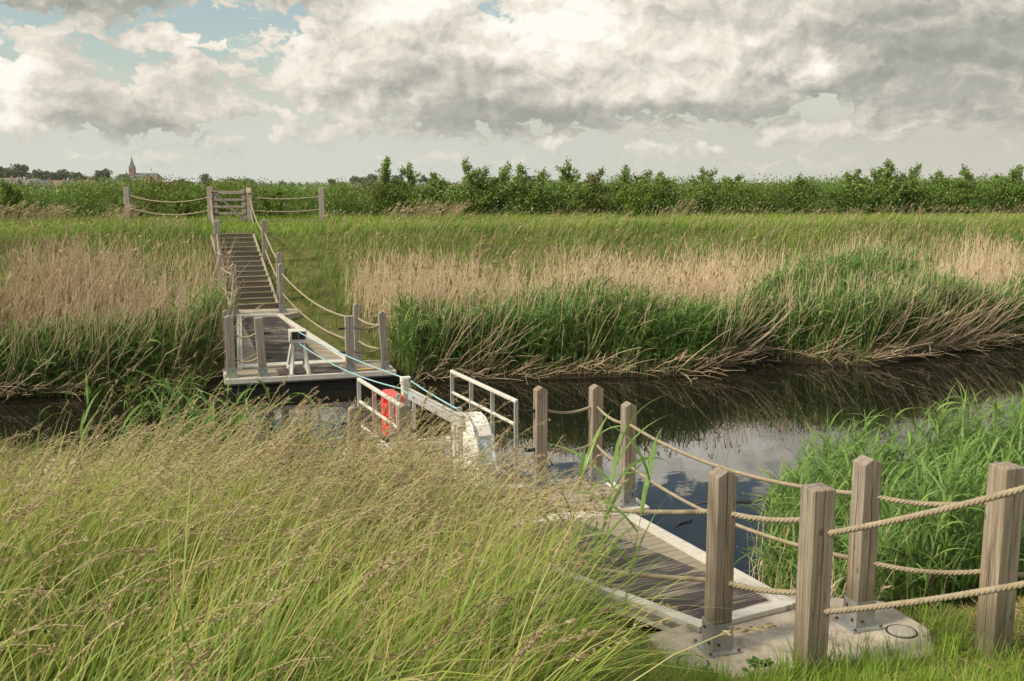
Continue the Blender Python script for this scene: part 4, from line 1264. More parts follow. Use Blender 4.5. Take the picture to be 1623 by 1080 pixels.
    xy = scatter(69000, -26, 32, 25, 46, lambda x, y: (s_far(x, y) > 20.5) & (s_far(x, y) < 34) & in_view(x, y)); n = len(xy)
    az = rng.uniform(0, 6.28, n)
    near_h = np.interp(s_far(xy[:, 0], xy[:, 1]), [20, 24, 29, 32], [.20, .13, .13, .30])
    P = curve(on_ground(xy), az, rng.uniform(.05, .6, n), rng.uniform(.2, .9, n), near_h * rng.uniform(.6, 1.5, n), 4)
    W = np.array([1, 1, .7, .05])[None] * rng.uniform(.012, .022, n)[:, None]
    v.ribbons(P, W, unit(np.stack([-np.sin(az), np.cos(az), rng.normal(0, .3, n)], 1)), rng.random(n))
    # seeding tufts in front of the hedge
    def okt(x, y): return (np.abs(s_far(x, y) - 31.3) < 1.0) & in_view(x, y) & ((vnoise(x * .45, y * .1, 51) > .92) | ((x < -13.5) & (vnoise(x * .6, y * .1, 52) > .45)) | ((x > -5) & (x < -2)))
    k = scatter(420, -24, 28, 28, 48, okt); n = len(k)
    P = curve(on_ground(k), rng.normal(.0, .5, n), rng.uniform(.05, .4, n), rng.uniform(.5, 1.3, n), rng.uniform(.6, 1.05, n), 7)
    v.stalks(P, np.linspace(.012, .008, 7)[None] * np.ones((n, 1)), rng.random(n), 1)
    tip = P[:, -1]; d = unit(P[:, -1] - P[:, -3])
    for j in range(4):
        v.leaves(tip - d * (.06 * j) + rng.normal(0, .012, (n, 3)), d * .05, rng.normal(0, .012, (n, 3)), rng.random(n), np.full(n, .5), 1)
    o = v.build('crest_grass', [M['crest'], M['plume']]); tag(o, 'short bright grass on the crest of the far dike', 'grass', kind='stuff')


far_bank()


def near_meadow():
    """tall seeding grass on the near slope, left of the gangway"""
    v = Veg()
    def edge(y): return np.interp(y, [2, 4, 4.6, 5.4, 6.4, 7.6, 9], [-.15, .10, .12, -.02, -.2, -.26, -.45])
    def ok(x, y): return (x < edge(y)) & in_view(x, y, .36) & (s_near(x, y) < np.interp(x, [-6, -3.2, -2.4], [-.9, -.7, .1]))
    # leaf blades
    xy = scatter(36000, -8.5, .6, 1.7, 9.2, ok); n = len(xy)
    az = rng.normal(.15, 1.0, n)
    hh = rng.uniform(.5, 1.12, n) * (.75 + .45 * vnoise(xy[:, 0] * 1.2, xy[:, 1] * 1.2, 61))
    P = curve(on_ground(xy), az, rng.uniform(.05, .35, n), rng.uniform(.25, 1.5, n), hh, 7)
    W = np.array([.7, 1, 1, .9, .65, .35, .03])[None] * (rng.uniform(.0045, .010, n) * np.where(rng.random(n) < .09, 1.7, 1.0))[:, None]
    dead = rng.random(n) < .10
    v.ribbons(P[dead], W[dead] * .8, unit(np.stack([-np.sin(az), np.cos(az), rng.normal(0, .6, n)], 1))[dead], rng.random(dead.sum()), 3)
    P, W, az = P[~dead], W[~dead], az[~dead]; n = len(az)
    v.ribbons(P, W, unit(np.stack([-np.sin(az), np.cos(az), rng.normal(0, .6, n)], 1)), rng.random(n))
    # culms with nodding panicles
    xy = scatter(3150, -8.5, .55, 1.9, 9.0, lambda x, y: ok(x, y) & (rng.random(len(x)) < np.interp(y, [2.4, 3.6, 5.0], [.25, .5, 1]))); n = len(xy)
    xy = np.concatenate([xy, np.column_stack([rng.uniform(-3.0, -.35, 180), rng.uniform(5.6, 7.9, 180)])]); n = len(xy)
    cl = vnoise(xy[:, 0] * .9, xy[:, 1] * .9, 71)
    hh = rng.uniform(.9, 1.32, n) * (.68 + .6 * cl) * np.interp(xy[:, 1], [3, 6, 8], [.88, 1.0, 1.12]) * np.where((xy[:, 1] > 6) & (xy[:, 0] < -2.9), .82, 1.0) * np.where((xy[:, 1] > 6.2) & (xy[:, 0] > -2.2), 1.12, 1.0)
    hh[-180:] = rng.uniform(1.1, 1.62, 180)
    az = rng.normal(.15, .45, n)
    K = 12
    P = curve(on_ground(xy), az, rng.uniform(.08, .45, n), rng.uniform(.35, 1.75, n), hh, K, 2.4)
    tint = rng.random(n)
    v.stalks(P, np.linspace(.0056, .0024, K)[None] * np.ones((n, 1)), tint, 1)
    kind = rng.random(n)
    kind = np.clip(kind * .6 + .4 * vnoise(xy[:, 0] * .8 + 9, xy[:, 1] * .8, 73), 0, 1)
    nb = 11
    for q in range(nb):                                   # branches of the panicle, from the tip down
        ext = np.where(kind < .28, .10, np.where(kind < .75, .24, .30))
        f = 1 - ext * (q + rng.random(n) * .9) / nb
        i = np.clip(f * (K - 1), 0, K - 1.001); a = i.astype(int); fr = (i - a)[:, None]
        r = P[np.arange(n), a] * (1 - fr) + P[np.arange(n), a + 1] * fr
        d = unit(P[np.arange(n), a + 1] - P[np.arange(n), a])
        prof = math.sin(math.pi * min(1, (q + 1.2) / (nb * .9))) * .8 + .25
        reach = np.where(kind < .28, .010, np.where(kind < .75, .034, .052)) * prof
        bd = unit(d * .9 + rng.normal(0, .55, (n, 3)) + np.array((.35, 0, -.30)))
        for j in range(6):
            t = (j + rng.random(n)) / 6
            c_ = r + bd * (reach * t)[:, None] * 1.5 + rng.normal(0, .0035, (n, 3))
            dd = unit(bd + d * .6 + rng.normal(0, .3, (n, 3))) * (rng.uniform(.005, .010, n) * np.where(kind > .75, .75, 1.1))[:, None]
            sd = unit(np.cross(dd, rng.normal(0, 1, (n, 3)))) * (rng.uniform(.0017, .0032, n) * np.where(kind > .75, .8, 1.1))[:, None]
            v.leaves(c_, dd, sd, np.clip(tint + rng.normal(0, .10, n), 0, 1), np.full(n, .5), 2)
    # dock-like brown stems
    o = v.build('meadow_grass', [M['meadow'], M['culm'], M['seed'], M['straw']]); tag(o, 'tall seeding meadow grass bent over by the wind on the near bank', 'grass', kind='stuff')

    # yellow vetch flowers in the grass
    v = Veg()
    c = np.array([(-.62, 4.2, 1.62), (-.28, 4.05, 1.58), (-.38, 4.4, 1.55), (-.20, 3.6, 1.62), (-.55, 3.5, 1.63)])
    m = 9
    Pc = np.repeat(c, m, 0) + rng.normal(0, .012, (len(c) * m, 3))
    v.leaves(Pc, rand_dir(len(Pc)) * .007, rand_dir(len(Pc)) * .005, rng.random(len(Pc)), np.full(len(Pc), .5))
    o = v.build('meadow_flowers', M['petal']); tag(o, 'tiny yellow flowers in the tall grass', 'flowers', kind='stuff')


near_meadow()


def near_reeds():
    v = Veg()
    # bed on the right
    def ok(x, y):
        s = s_near(x, y)
        left = np.interp(s, [-.6, .3, 1.2, 2.2, 3.4], [2.5, 2.2, 2.2, 2.45, 2.95])
        return (s > -.45) & (s < 3.1 + .5 * vnoise(x * 1.4, x * 0, 77)) & (x > left) & in_view(x, y, .3)
    xy = scatter(2900, 2.0, 10.5, 6.4, 14, ok); n = len(xy)
    r = on_ground(xy); r[:, 2] = np.maximum(r[:, 2], -.15)
    hh = rng.uniform(.98, 1.48, n) * np.interp(xy[:, 0] - np.interp(s_near(xy[:, 0], xy[:, 1]), [-.6, .3, 1.2, 2.2, 3.4], [2.5, 2.2, 2.2, 2.45, 2.95]), [0, .5], [.55, 1]) * (.82 + .3 * vnoise(xy[:, 0] * .9, xy[:, 1] * .9, 79))
    reed_field(v, r, hh, rng.normal(.15, .8, n), rng.normal(.07, .07, n), rng.normal(.16, .14, n), 0, 0, 9, .40, .019, K=7)
    # left clump by the water and scattered plants in the grass
    xy = np.concatenate([rng.normal((-2.55, 8.5), (.42, .45), (150, 2)), rng.normal((-5.2, 8.0), (.5, .3), (14, 2)), rng.normal((-1.7, 8.6), (.5, .3), (40, 2))]); n = len(xy)
    r = on_ground(xy); r[:, 2] = np.maximum(r[:, 2], -.1)
    reed_field(v, r, rng.uniform(1.05, 1.55, n), rng.normal(.1, .6, n), rng.normal(.08, .07, n), rng.normal(.2, .14, n), 0, 0, 8, .42, .019, K=7)
    o = v.build('near_reeds', M['near_reed']); tag(o, 'fresh green reed bed standing in the near shallows', 'reeds', kind='stuff')
    v = Veg()
    def ok2(x, y):
        s = s_near(x, y); return (s > -.4) & (s < 1.4) & (x > 2.05) & (x < 3.3) & in_view(x, y, .1)
    xy = scatter(190, 2.0, 4, 6.4, 12, ok2); n = len(xy); r = on_ground(xy); r[:, 2] = np.maximum(r[:, 2], -.1)
    dry_stalks(v, r, rng.uniform(.5, 1.2, n), rng.normal(.3, 1.0, n), rng.uniform(.05, .4, n), rng.normal(0, .3, n), .007, plume=.1)
    o = v.build('dead_reeds', [M['dry'], M['plume']]); tag(o, 'dead reed stalks at the waterside edge of the near reed bed', 'reeds', kind='stuff')


near_reeds()


def reed_plant(label, x, y, h, nl, seed):
    v = Veg(); n = 1
    t = thing('reed_plant', label, 'reed', (x, y, zg1(x, y)), 0, 'big reed plants by the gangway')
    root = np.array([(0, 0, -.05)])
    P = curve(root, np.array([.2]), np.array([.05]), np.array([.2]), np.array([h]), 8)
    v.stalks(P, np.linspace(.010, .004, 8)[None], np.array([.4]))
    v.build('stem', M['near_reed'], t)
    v = Veg()
    for q in range(nl):
        f = .3 + .68 * q / nl; i = f * 7; a = min(6, int(i)); r = P[:, a] * (1 - (i - a)) + P[:, a + 1] * (i - a)
        az = np.array([rng.choice([0.1, 3.0, .8]) + rng.normal(0, .5)])
        Q = curve(r, az, np.array([rng.uniform(.2, .7)]), np.array([rng.uniform(.5, 1.5)]), np.array([rng.uniform(.4, .62)]), 9)
        v.ribbons(Q, np.array([.5, .9, 1, 1, .9, .75, .5, .28, .02])[None] * .027, unit(np.stack([-np.sin(az), np.cos(az), rng.normal(0, .4, 1)], 1)), np.array([rng.random()]), 0, .15, 1)
    v.build('leaves', M['near_reed'], t)


for i, (x, y, h, lb) in enumerate([(.45, 5.65, 1.55, 'tallest broad-leaved reed in front of the near pontoon posts'), (.62, 5.45, 1.35, 'broad-leaved reed arching right over the gangway'),
                                   (.30, 6.0, 1.4, 'broad-leaved reed just left of the arching one'), (.55, 6.2, 1.2, 'short broad reed behind the tallest one')]):
    reed_plant(lb, x, y, h, 9, i)


def short_grass():
    v = Veg()
    def slabm(x, y): return (x > .9) & (x < 2.72) & (y > np.interp(x, [.9, 1.2, 1.6, 1.9, 2.5, 2.75], [5.52, 5.42, 5.44, 5.60, 5.74, 5.95]) + .05 * np.sin(x * 9)) & (y < 6.6)
    def ok(x, y): return (s_near(x, y) < -.2) & ~slabm(x, y) & in_view(x, y, .36) & (x > np.interp(y, [2, 4, 5.4, 6], [.1, .3, .6, 1.0])) & ~((y > 5.9) & (x < 2.4))
    xy = scatter(40000, .1, 7.0, 2.2, 7.4, ok); n = len(xy)
    az = rng.uniform(0, 6.28, n)
    tuft = vnoise(xy[:, 0] * 2.4, xy[:, 1] * 2.4, 91)
    L = rng.uniform(.07, .17, n) * (.55 + 1.5 * tuft ** 2) * np.where(s_near(xy[:, 0], xy[:, 1]) > -1.1, .8, 1.0)
    P = curve(on_ground(xy, .01), az, rng.uniform(.05, .6, n), rng.uniform(.2, 1.2, n), L, 5)
    W = np.array([.8, 1, .8, .5, .03])[None] * rng.uniform(.0035, .007, n)[:, None]
    v.ribbons(P, W, unit(np.stack([-np.sin(az), np.cos(az), rng.normal(0, .3, n)], 1)), rng.random(n))
    # taller tufts around the posts and slab edge
    cs = np.concatenate([np.array([(1.95, 5.30), (2.15, 5.42), (2.35, 5.25), (1.75, 5.28), (1.66, 5.26), (2.95, 5.55), (3.1, 5.7), (2.85, 5.6), (1.45, 5.22), (2.6, 5.5), (1.2, 5.15), (.95, 5.2), (3.3, 5.9), (2.75, 5.25), (2.76, 6.05), (2.72, 5.92), (2.64, 6.4), (2.8, 6.2), (2.68, 5.78), (1.72, 5.42), (1.85, 5.50), (2.0, 5.56), (2.15, 5.60), (2.3, 5.64), (1.62, 5.38)]),
                         rng.uniform((.8, 4.6), (3.6, 5.3), (70, 2)), np.column_stack([np.linspace(1.6, 2.8, 18), np.interp(np.linspace(1.6, 2.8, 18), [1.6, 1.9, 2.5, 2.75], [5.38, 5.50, 5.64, 5.85]) - .03])])
    xy = np.repeat(cs, 26, 0) + rng.normal(0, .05, (len(cs) * 26, 2)); n = len(xy)
    az = rng.uniform(0, 6.28, n)
    P = curve(on_ground(xy, .01), az, rng.uniform(.05, .5, n), rng.uniform(.2, .9, n), rng.uniform(.12, .30, n), 6)
    W = np.array([.8, 1, .9, .7, .4, .03])[None] * rng.uniform(.0035, .006, n)[:, None]
    v.ribbons(P, W, unit(np.stack([-np.sin(az), np.cos(az), rng.normal(0, .3, n)], 1)), rng.random(n))
    # rough knee-high grass beside the gangway foot
    def okr(x, y): return (x > np.interp(y, [4, 4.6, 5.4, 6.4, 7.4], [.05, .08, -.06, -.2, -.26])) & (x < np.interp(y, [4, 4.8, 5.4, 6.0, 6.6, 7.4], [.6, .9, .84, .66, .22, -.05])) & (s_near(x, y) < 0)
    xy = scatter(3600, -.2, 1.1, 4.0, 7.4, okr); n = len(xy)
    az = rng.uniform(0, 6.28, n)
    P = curve(on_ground(xy, .01), az, rng.uniform(.05, .5, n), rng.uniform(.4, 1.6, n), rng.uniform(.15, .42, n), 6)
    W = np.array([.8, 1, .9, .7, .4, .03])[None] * rng.uniform(.0035, .007, n)[:, None]
    v.ribbons(P, W, unit(np.stack([-np.sin(az), np.cos(az), rng.normal(0, .3, n)], 1)), rng.random(n), (0))
    k = rng.random(n) < .35
    v.ribbons(P[k] + rng.normal(0, .02, (k.sum(), 1, 3)), W[k], unit(np.stack([-np.sin(az), np.cos(az), rng.normal(0, .3, n)], 1))[k], rng.random(k.sum()), 1)
    # mown straw
    def ok2(x, y): return ok(x, y) & (rng.random(len(x)) < np.interp(vnoise(x * 1.7, y * 1.7, 95), [.35, .6], [.06, 1]) )
    xy = scatter(16000, .4, 7.0, 2.6, 7.6, ok2); n = len(xy)
    r = on_ground(xy, 0); r[:, 2] += rng.uniform(.003, .03, n); az = rng.uniform(0, 6.28, n)
    P = curve(r, az, rng.uniform(1.3, 1.6, n), rng.uniform(-.2, .3, n), rng.uniform(.05, .18, n), 4)
    v.ribbons(P, np.array([1, 1, 1, .4])[None] * rng.uniform(.003, .006, n)[:, None], unit(np.stack([-np.sin(az), np.cos(az), rng.normal(0, .3, n)], 1)), rng.random(n), 1)
    o = v.build('mown_grass', [M['short'], M['straw']]); tag(o, 'short mown grass and straw round the near slab', 'grass', kind='stuff')


short_grass()


def herb(label, x, y, z, s):
    t = thing('leafy_herb', label, 'weed', (x, y, z), 0, 'herbs at the slab edge')
    v = Veg(); m = 7
    az = rng.uniform(0, 6.28, m)
    P = curve(np.zeros((m, 3)), az, rng.uniform(.2, .9, m), rng.uniform(.1, .5, m), rng.uniform(.6, 1, m) * s, 5)
    v.stalks(P, np.full((m, 5), .0025), rng.random(m)); v.build('stems', M['herb'], t)
    v = Veg()
    tip = np.repeat(P[:, -1], 7, 0); n = len(tip)
    D = rand_dir(n) * np.array((1, 1, .35)) * s * .22; S = np.cross(unit(D), np.tile((0, 0, 1.0), (n, 1)) + rng.normal(0, .3, (n, 3))) * s * .10
    v.leaves(tip + D * .9, D, S, rng.random(n), np.full(n, .5)); v.build('leaves', M['herb'], t)


herb('small leafy herb on the slab edge between the two front posts', 1.43, 5.36, .88, .14)
herb('low herb tuft in the grass beside the round cover', 1.12, 5.36, .86, .09)


def hedge():
    v = Veg()
    # clumps of leaves filling a ragged strip of young alders
    n = 3600
    x = rng.uniform(-27, 29, n)
    q = rng.random(n)
    yb = 40.6 + .12 * x                       # front line
    y = yb + q * 4.5
    top = 1.10 + np.interp(x, [-24, -14, -9, -5], [.40, .24, .14, .05]) + .42 * vnoise(x * .55, y * .4, 101) + .1 * q
    z = zg(x, y) + top * rng.beta(1.5, 1.0, n)
    c = np.column_stack([x, y, z])
    per = 62
    Pc = np.repeat(c, per, 0) + rng.normal(0, 1, (n * per, 3)) * np.array((.26, .26, .14))
    tn = np.repeat(rng.random(n), per) * .6 + rng.random(n * per) * .4
    D = rand_dir(len(Pc)) * rng.uniform(.032, .056, len(Pc))[:, None]
    S = unit(np.cross(D, rand_dir(len(Pc)))) * rng.uniform(.021, .036, len(Pc))[:, None]
    sel = np.repeat(vnoise(x * .35, y * .5, 105), per)
    for lo, hi, mt in ((-1, .52, 0), (.52, .76, 1), (.76, 2, 2)):
        k = (sel >= lo) & (sel < hi)
        v.leaves(Pc[k], D[k], S[k], tn[k], np.full(k.sum(), .5), mt)
    o = v.build('hedge_thicket', [M['alder'], M['alder_bright'], M['alder_olive']]); tag(o, 'dense young alder thicket along the back of the far dike', 'thicket', kind='stuff')


hedge()


def sapling(label, u, vtop, y, wid=.8, kind='alder'):
    """young alder whose leader stands above the thicket; u, vtop are where it shows from the bank opposite (1623-wide photo)"""
    x = (u - 811.5) / 1578 * y * .99
    zt = CAM_H + (292 - vtop) / 1578 * y
    z0 = zg1(x, y); h = zt - z0
    t = thing('alder_sapling', label, 'young tree', (x, y, z0), 0, 'young alders rising above the thicket')
    r = np.random.default_rng(int(u))
    mb = MB(); pts = [(r.normal(0, .03) * i, r.normal(0, .03) * i, h * .98 * i / 7) for i in range(8)]
    mb.tube([(0, 0, -.1)] + pts[1:], [.035 - .0035 * i for i in range(8)], 6)
    limbs = []
    for k in range(16):
        f = .22 + .76 * k / 16; b = np.array(pts[min(7, int(f * 7))]); a = r.uniform(0, 6.28); L = wid * (1.02 - f) * r.uniform(.7, 1.1) + .12
        e = b + np.array((math.cos(a) * L, math.sin(a) * L, L * r.uniform(.6, 1.1))); limbs.append((b, e))
        mb.tube([b, (b + e) / 2 + (0, 0, .02), e], [.012, .009, .005], 4)
    mb.build('trunk', M['bark'], t)
    v = Veg(); C0 = []
    for b, e in limbs + [(np.array(pts[5]), np.array(pts[7]) + (0, 0, .05))] * 2:
        m = int(16 + 120 * np.linalg.norm(e - b))
        f = r.uniform(.1, 1.05, m)[:, None]
        C0.append(b * (1 - f) + e * f + r.normal(0, .07, (m, 3)))
    low = int(620); zz = r.uniform(.08, .72, low) * h; rad = wid * (.72 - .62 * zz / h) * np.sqrt(r.random(low)); a = r.uniform(0, 6.28, low)
    C0.append(np.column_stack([rad * np.cos(a), rad * np.sin(a), zz]))
    Pc = np.concatenate(C0); n = len(Pc)
    D = unit(r.normal(size=(n, 3))) * r.uniform(.035, .066, n)[:, None]; S = unit(np.cross(D, r.normal(size=(n, 3)))) * r.uniform(.024, .042, n)[:, None]
    v.leaves(Pc, D, S, r.random(n), np.full(n, .5)); v.build('crown', M[kind], t)


SAP = [(608, 254, 'tallest slender alder sapling, first group right of the rope fence'), (645, 262, 'twin-tipped alder sapling just right of the tallest slender one'), (688, 276, 'thin low alder tip before the gap with the orange roof'),
       (742, 256, 'broad alder sapling left of the middle of the thicket'), (765, 268, 'bushy alder shoulder beside the broad sapling'), (792, 262, 'narrow alder leader right of the bushy shoulder'), (822, 264, 'narrow twin of the leader in the middle of the thicket'), (850, 272, 'small alder tip right of the narrow twins'),
       (899, 258, 'pointed dense alder standing clear right of the middle'), (942, 272, 'olive brown alder with reddish tip shoots'), (990, 266, 'round loose alder right of the olive brown one'), (1015, 275, 'thin alder wand beside the round loose one'), (1042, 276, 'small pointed alder at the end of the middle group'),
       (1114, 268, 'single conical alder standing in a low stretch'), (1162, 280, 'low conical alder right of the single one'), (1265, 281, 'small lone alder cone in the low right stretch'),
       (1348, 272, 'feathery alder at the start of the right-hand group'), (1385, 268, 'leaning alder left of the highest right-hand one'), (1408, 257, 'highest alder of the right-hand group'), (1440, 264, 'slim alder right of the highest right-hand one'),
       (1489, 274, 'short alder in front of the far poplar row'), (1528, 266, 'full alder with two tops right of the poplar row'), (1610, 266, 'wide alder at the right-hand edge of the thicket'), (1585, 282, 'low alder just left of the edge one')]
for i, (u, vt, lb) in enumerate(SAP):
    sapling(lb, u, vt, 41.2 + .12 * (u - 811) / 38 + (i % 3) * .5, .95 + .3 * ((i * 7) % 3) / 2, 'alder_olive' if u == 942 else ('alder_bright' if u in (1162, 690) else 'alder'))
for (u, vt, lb) in [(20, 291, 'bright yellow-green young alder at the left-hand edge'), (1005, 300, 'pale young alder low in the thicket face'), (430, 303, 'bright yellow-green alder behind the right rope fence'), (290, 306, 'bright small alder behind the left rope fence')]:
    sapling(lb, u, vt, 39.3 + .12 * (u - 811) / 38, .85, 'alder_bright')


# ------------------------------------------------------------------ far country
def far_tree(label, u, vtop, y, w, squash=1.0, mat='far_leaf', group='far trees beyond the dike', n=900, name='tree', base=0.42):
    x = (u - 811.5) / 1578 * y * .988
    zt = CAM_H + (292 - vtop) / 1578 * y; z0 = .35
    h = zt - z0
    t = thing(name, label, 'tree', (x, y, z0), 0, group)
    r = np.random.default_rng(int(u * 3 + y))
    mb = MB(); mb.tube([(0, 0, -.3), (.05 * w, 0, h * .35), (0, 0, h * .7)], [.035 * w + .12, .03 * w + .08, .05], 7)
    for k in range(5):
        a = k * 1.3; mb.tube([(0, 0, h * .3), (math.cos(a) * w * .3, math.sin(a) * w * .3, h * (.55 + .06 * k))], [.12, .05], 5)
    mb.build('trunk', M['bark'], t)
    lumps = 16
    c = unit(r.normal(size=(lumps, 3))) * (r.random((lumps, 1)) ** .4); c = c * np.array((w / 2 * .72, w / 2 * .72, h * (1 - base) / 2 * .8)) + np.array((0, 0, h * (1 + base) / 2 - .02 * h))
    rad = w * r.uniform(.13, .24, lumps)
    li = r.integers(0, lumps, n)
    Pc = c[li] + unit(r.normal(size=(n, 3))) * (rad[li] * (.45 + .6 * r.random(n) ** .5))[:, None] * np.array((1, 1, .85 * squash))
    s = w * .045 + .12
    D = unit(r.normal(size=(n, 3))) * s * r.uniform(.6, 1.3, (n, 1)); S = unit(np.cross(D, r.normal(size=(n, 3)))) * s * .7
    v = Veg(); v.leaves(Pc, D, S, np.clip(r.random(lumps)[li] * .7 + r.random(n) * .3, 0, 1), np.full(n, .5))
    v.build('crown', M[mat], t)


for a in [('broad dark tree at the left edge above the village roofs', 4, 263, 460, 9), ('round tree between the edge tree and the tallest village tree', 17, 266, 470, 8), ('tallest spreading tree over the village roofs', 35, 258, 480, 10.5, 1, 'far_leaf', 'far trees beyond the dike', 1000),
          ('low tree right beside the tallest village tree', 52, 268, 470, 7), ('wide pale round tree in the village wood', 68, 268, 450, 11.5), ('bushy tree in the middle of the village wood', 88, 268, 470, 10), ('higher bushy tree right of the village wood middle', 105, 266, 475, 9),
          ('sloping tree at the right shoulder of the village wood', 119, 273, 470, 8), ('low end tree of the village wood', 134, 279, 480, 7), ('pale green bush above the red roofs', 122, 281, 430, 7),
          ('dark round tree left of the pointed village tree', 152, 279, 440, 7), ('pointed grey-green tree left of the church', 165, 270, 440, 9), ('tree against the left foot of the church tower', 199, 276, 780, 13),
          ('lone round tree on the skyline left of the gate', 328, 272.5, 520, 6.8, 1, 'far_leaf', 'far trees beyond the dike', 900, 'tree', .15), ('low bush tree just right of the church', 290, 285, 520, 7), ('far clump tree above the gate', 372, 286, 760, 16), ('far clump tree right above the gate', 392, 286, 760, 15),
          ('small round tree on the skyline over the right rope fence', 448, 287.5, 560, 5.5), ('small flat tree right of the small round one', 463, 289.5, 560, 4), ('pointed small tree above the right end post', 528, 283.5, 520, 5), ('dark low tree right of the pointed small one', 542, 289, 540, 5),
          ('first tree of the grove behind the slender saplings', 562, 280, 560, 8), ('leafy grove tree behind the slender saplings', 575, 281, 560, 7), ('high airy grove tree left of the tallest sapling', 592, 275, 580, 8), ('grove tree behind the twin-tipped sapling', 630, 277, 570, 7), ('grove tree right of the twin-tipped sapling', 670, 277, 560, 6.5), ('last grove tree before the gap', 683, 282, 560, 6), ('low skyline tree left of the orange roof', 700, 287, 520, 6),
          ('skyline tree behind the narrow alder leaders', 800, 280, 560, 9), ('wide skyline tree behind the middle of the thicket', 835, 281, 570, 11), ('flat skyline tree right of the thicket middle', 868, 288, 640, 10),
          ('small dark far tree behind the single conical alder', 1150, 286, 800, 6)]:
    far_tree(*a)
for i in range(20):
    u = 1452 + i * 6.3 + (i % 3) * 1.2
    far_tree(f'upright poplar in the far row on the right-hand skyline', u, 286.8 + (i * 5 % 7) * .25 + i * .06, 900, 2.7, 1.0, 'poplar', 'poplar row on the skyline', 160, 'poplar_tree', .18)


def far_band():
    v = Veg()
    n = 9000
    x = rng.uniform(-520, 560, n); y = rng.uniform(800, 1000, n)
    z = .3 + rng.random(n) * (3.2 + 2.6 * vnoise(x * .03, x * 0, 131))
    D = rand_dir(n) * rng.uniform(.6, 1.3, (n, 1)); S = unit(np.cross(D, rand_dir(n))) * .8
    v.leaves(np.column_stack([x, y, z]), D, S, rng.random(n), np.full(n, .5))
    o = v.build('treeline', M['far_leaf']); tag(o, 'low distant line of trees and scrub on the horizon', 'treeline', kind='stuff')


far_band()


def gable_house(label, u, vr, y, w, d, hw, rot, wall, roof, chim=True, group='village houses'):
    """ridge top shows at photo height vr; hw = wall share of the total height"""
    x = (u - 811.5) / 1578 * y * .988
    h = CAM_H + (292 - vr - 2.6) / 1578 * y - .3
    t = thing('house', label, 'house', (x, y, .3), rot, group)
    he = h * hw
    MB().box((0, 0, he / 2), (w, d, he)).build('wall', M[wall], t)
    r = MB(); o = .3
    vs = [(-w / 2 - o, -d / 2 - o, he - .1), (w / 2 + o, -d / 2 - o, he - .1), (w / 2 + o, d / 2 + o, he - .1), (-w / 2 - o, d / 2 + o, he - .1), (-w / 2 - o, 0, h), (w / 2 + o, 0, h)]
    r.add(vs, [(0, 1, 5, 4), (2, 3, 4, 5), (3, 0, 4), (1, 2, 5), (0, 3, 2, 1)])
    ro = r.build('roof', M[roof], t)
    if chim: MB().box((w * .28, .2, h + .1), (.8, .8, 1.5)).build('chimney', M['brick'], ro)
    for k in (-1, 1):
        wn = MB().box((k * w * .25, -d / 2 - .02, he * .6), (w * .16, .06, he * .4)).build('window', M['glass'], t)
        MB().box((k * w * .25, -d / 2 - .05, he * .6 - he * .22), (w * .18, .12, .12)).build('sill', M['render'], wn)


for a in [('long grey-roofed house at the left edge of the village', 6, 280, 420, 12, 9, .55, .1, 'render', 'tile_grey'), ('brown-roofed row behind the long grey one', 38, 281.5, 430, 14, 9, .5, 0, 'brick_tan', 'tile_grey'), ('white-walled house with slate roof below the village wood', 68, 283, 410, 9, 8, .6, .2, 'render', 'slate'),
          ('orange-roofed house left of the grey gables', 95, 283.5, 410, 7, 7, .55, -.1, 'brick', 'tile_red'), ('steep grey gable house in the middle of the village', 112, 284, 400, 7, 8, .5, 1.3, 'render', 'tile_grey'), ('wide red-roofed house right of the grey gable', 132, 283.5, 410, 9, 8, .5, .05, 'brick_tan', 'tile_red'),
          ('red-tiled cottage under the pointed tree', 156, 287, 400, 5, 6, .5, 0, 'brick', 'tile_red'), ('pale house with dark roof left of the church', 183, 281.5, 430, 5, 6, .6, .3, 'render', 'slate'), ('low dark house just right of the church', 270, 286.5, 460, 5.5, 6, .5, 0, 'brick', 'tile_red'),
          ('tan house right of the lone round tree', 341, 287.5, 460, 4.5, 5, .55, 1.2, 'brick_tan', 'tile_grey'), ('low red brick barn above the gate', 412, 290.5, 480, 7, 6, .7, 0, 'brick', 'slate'), ('grey-roofed barn left of the grove', 557, 289, 470, 8, 7, .45, .2, 'brick', 'tile_grey'), ('orange roof showing in the gap of the thicket', 714, 290, 420, 6, 6, .45, .1, 'brick', 'tile_red')]:
    gable_house(*a)


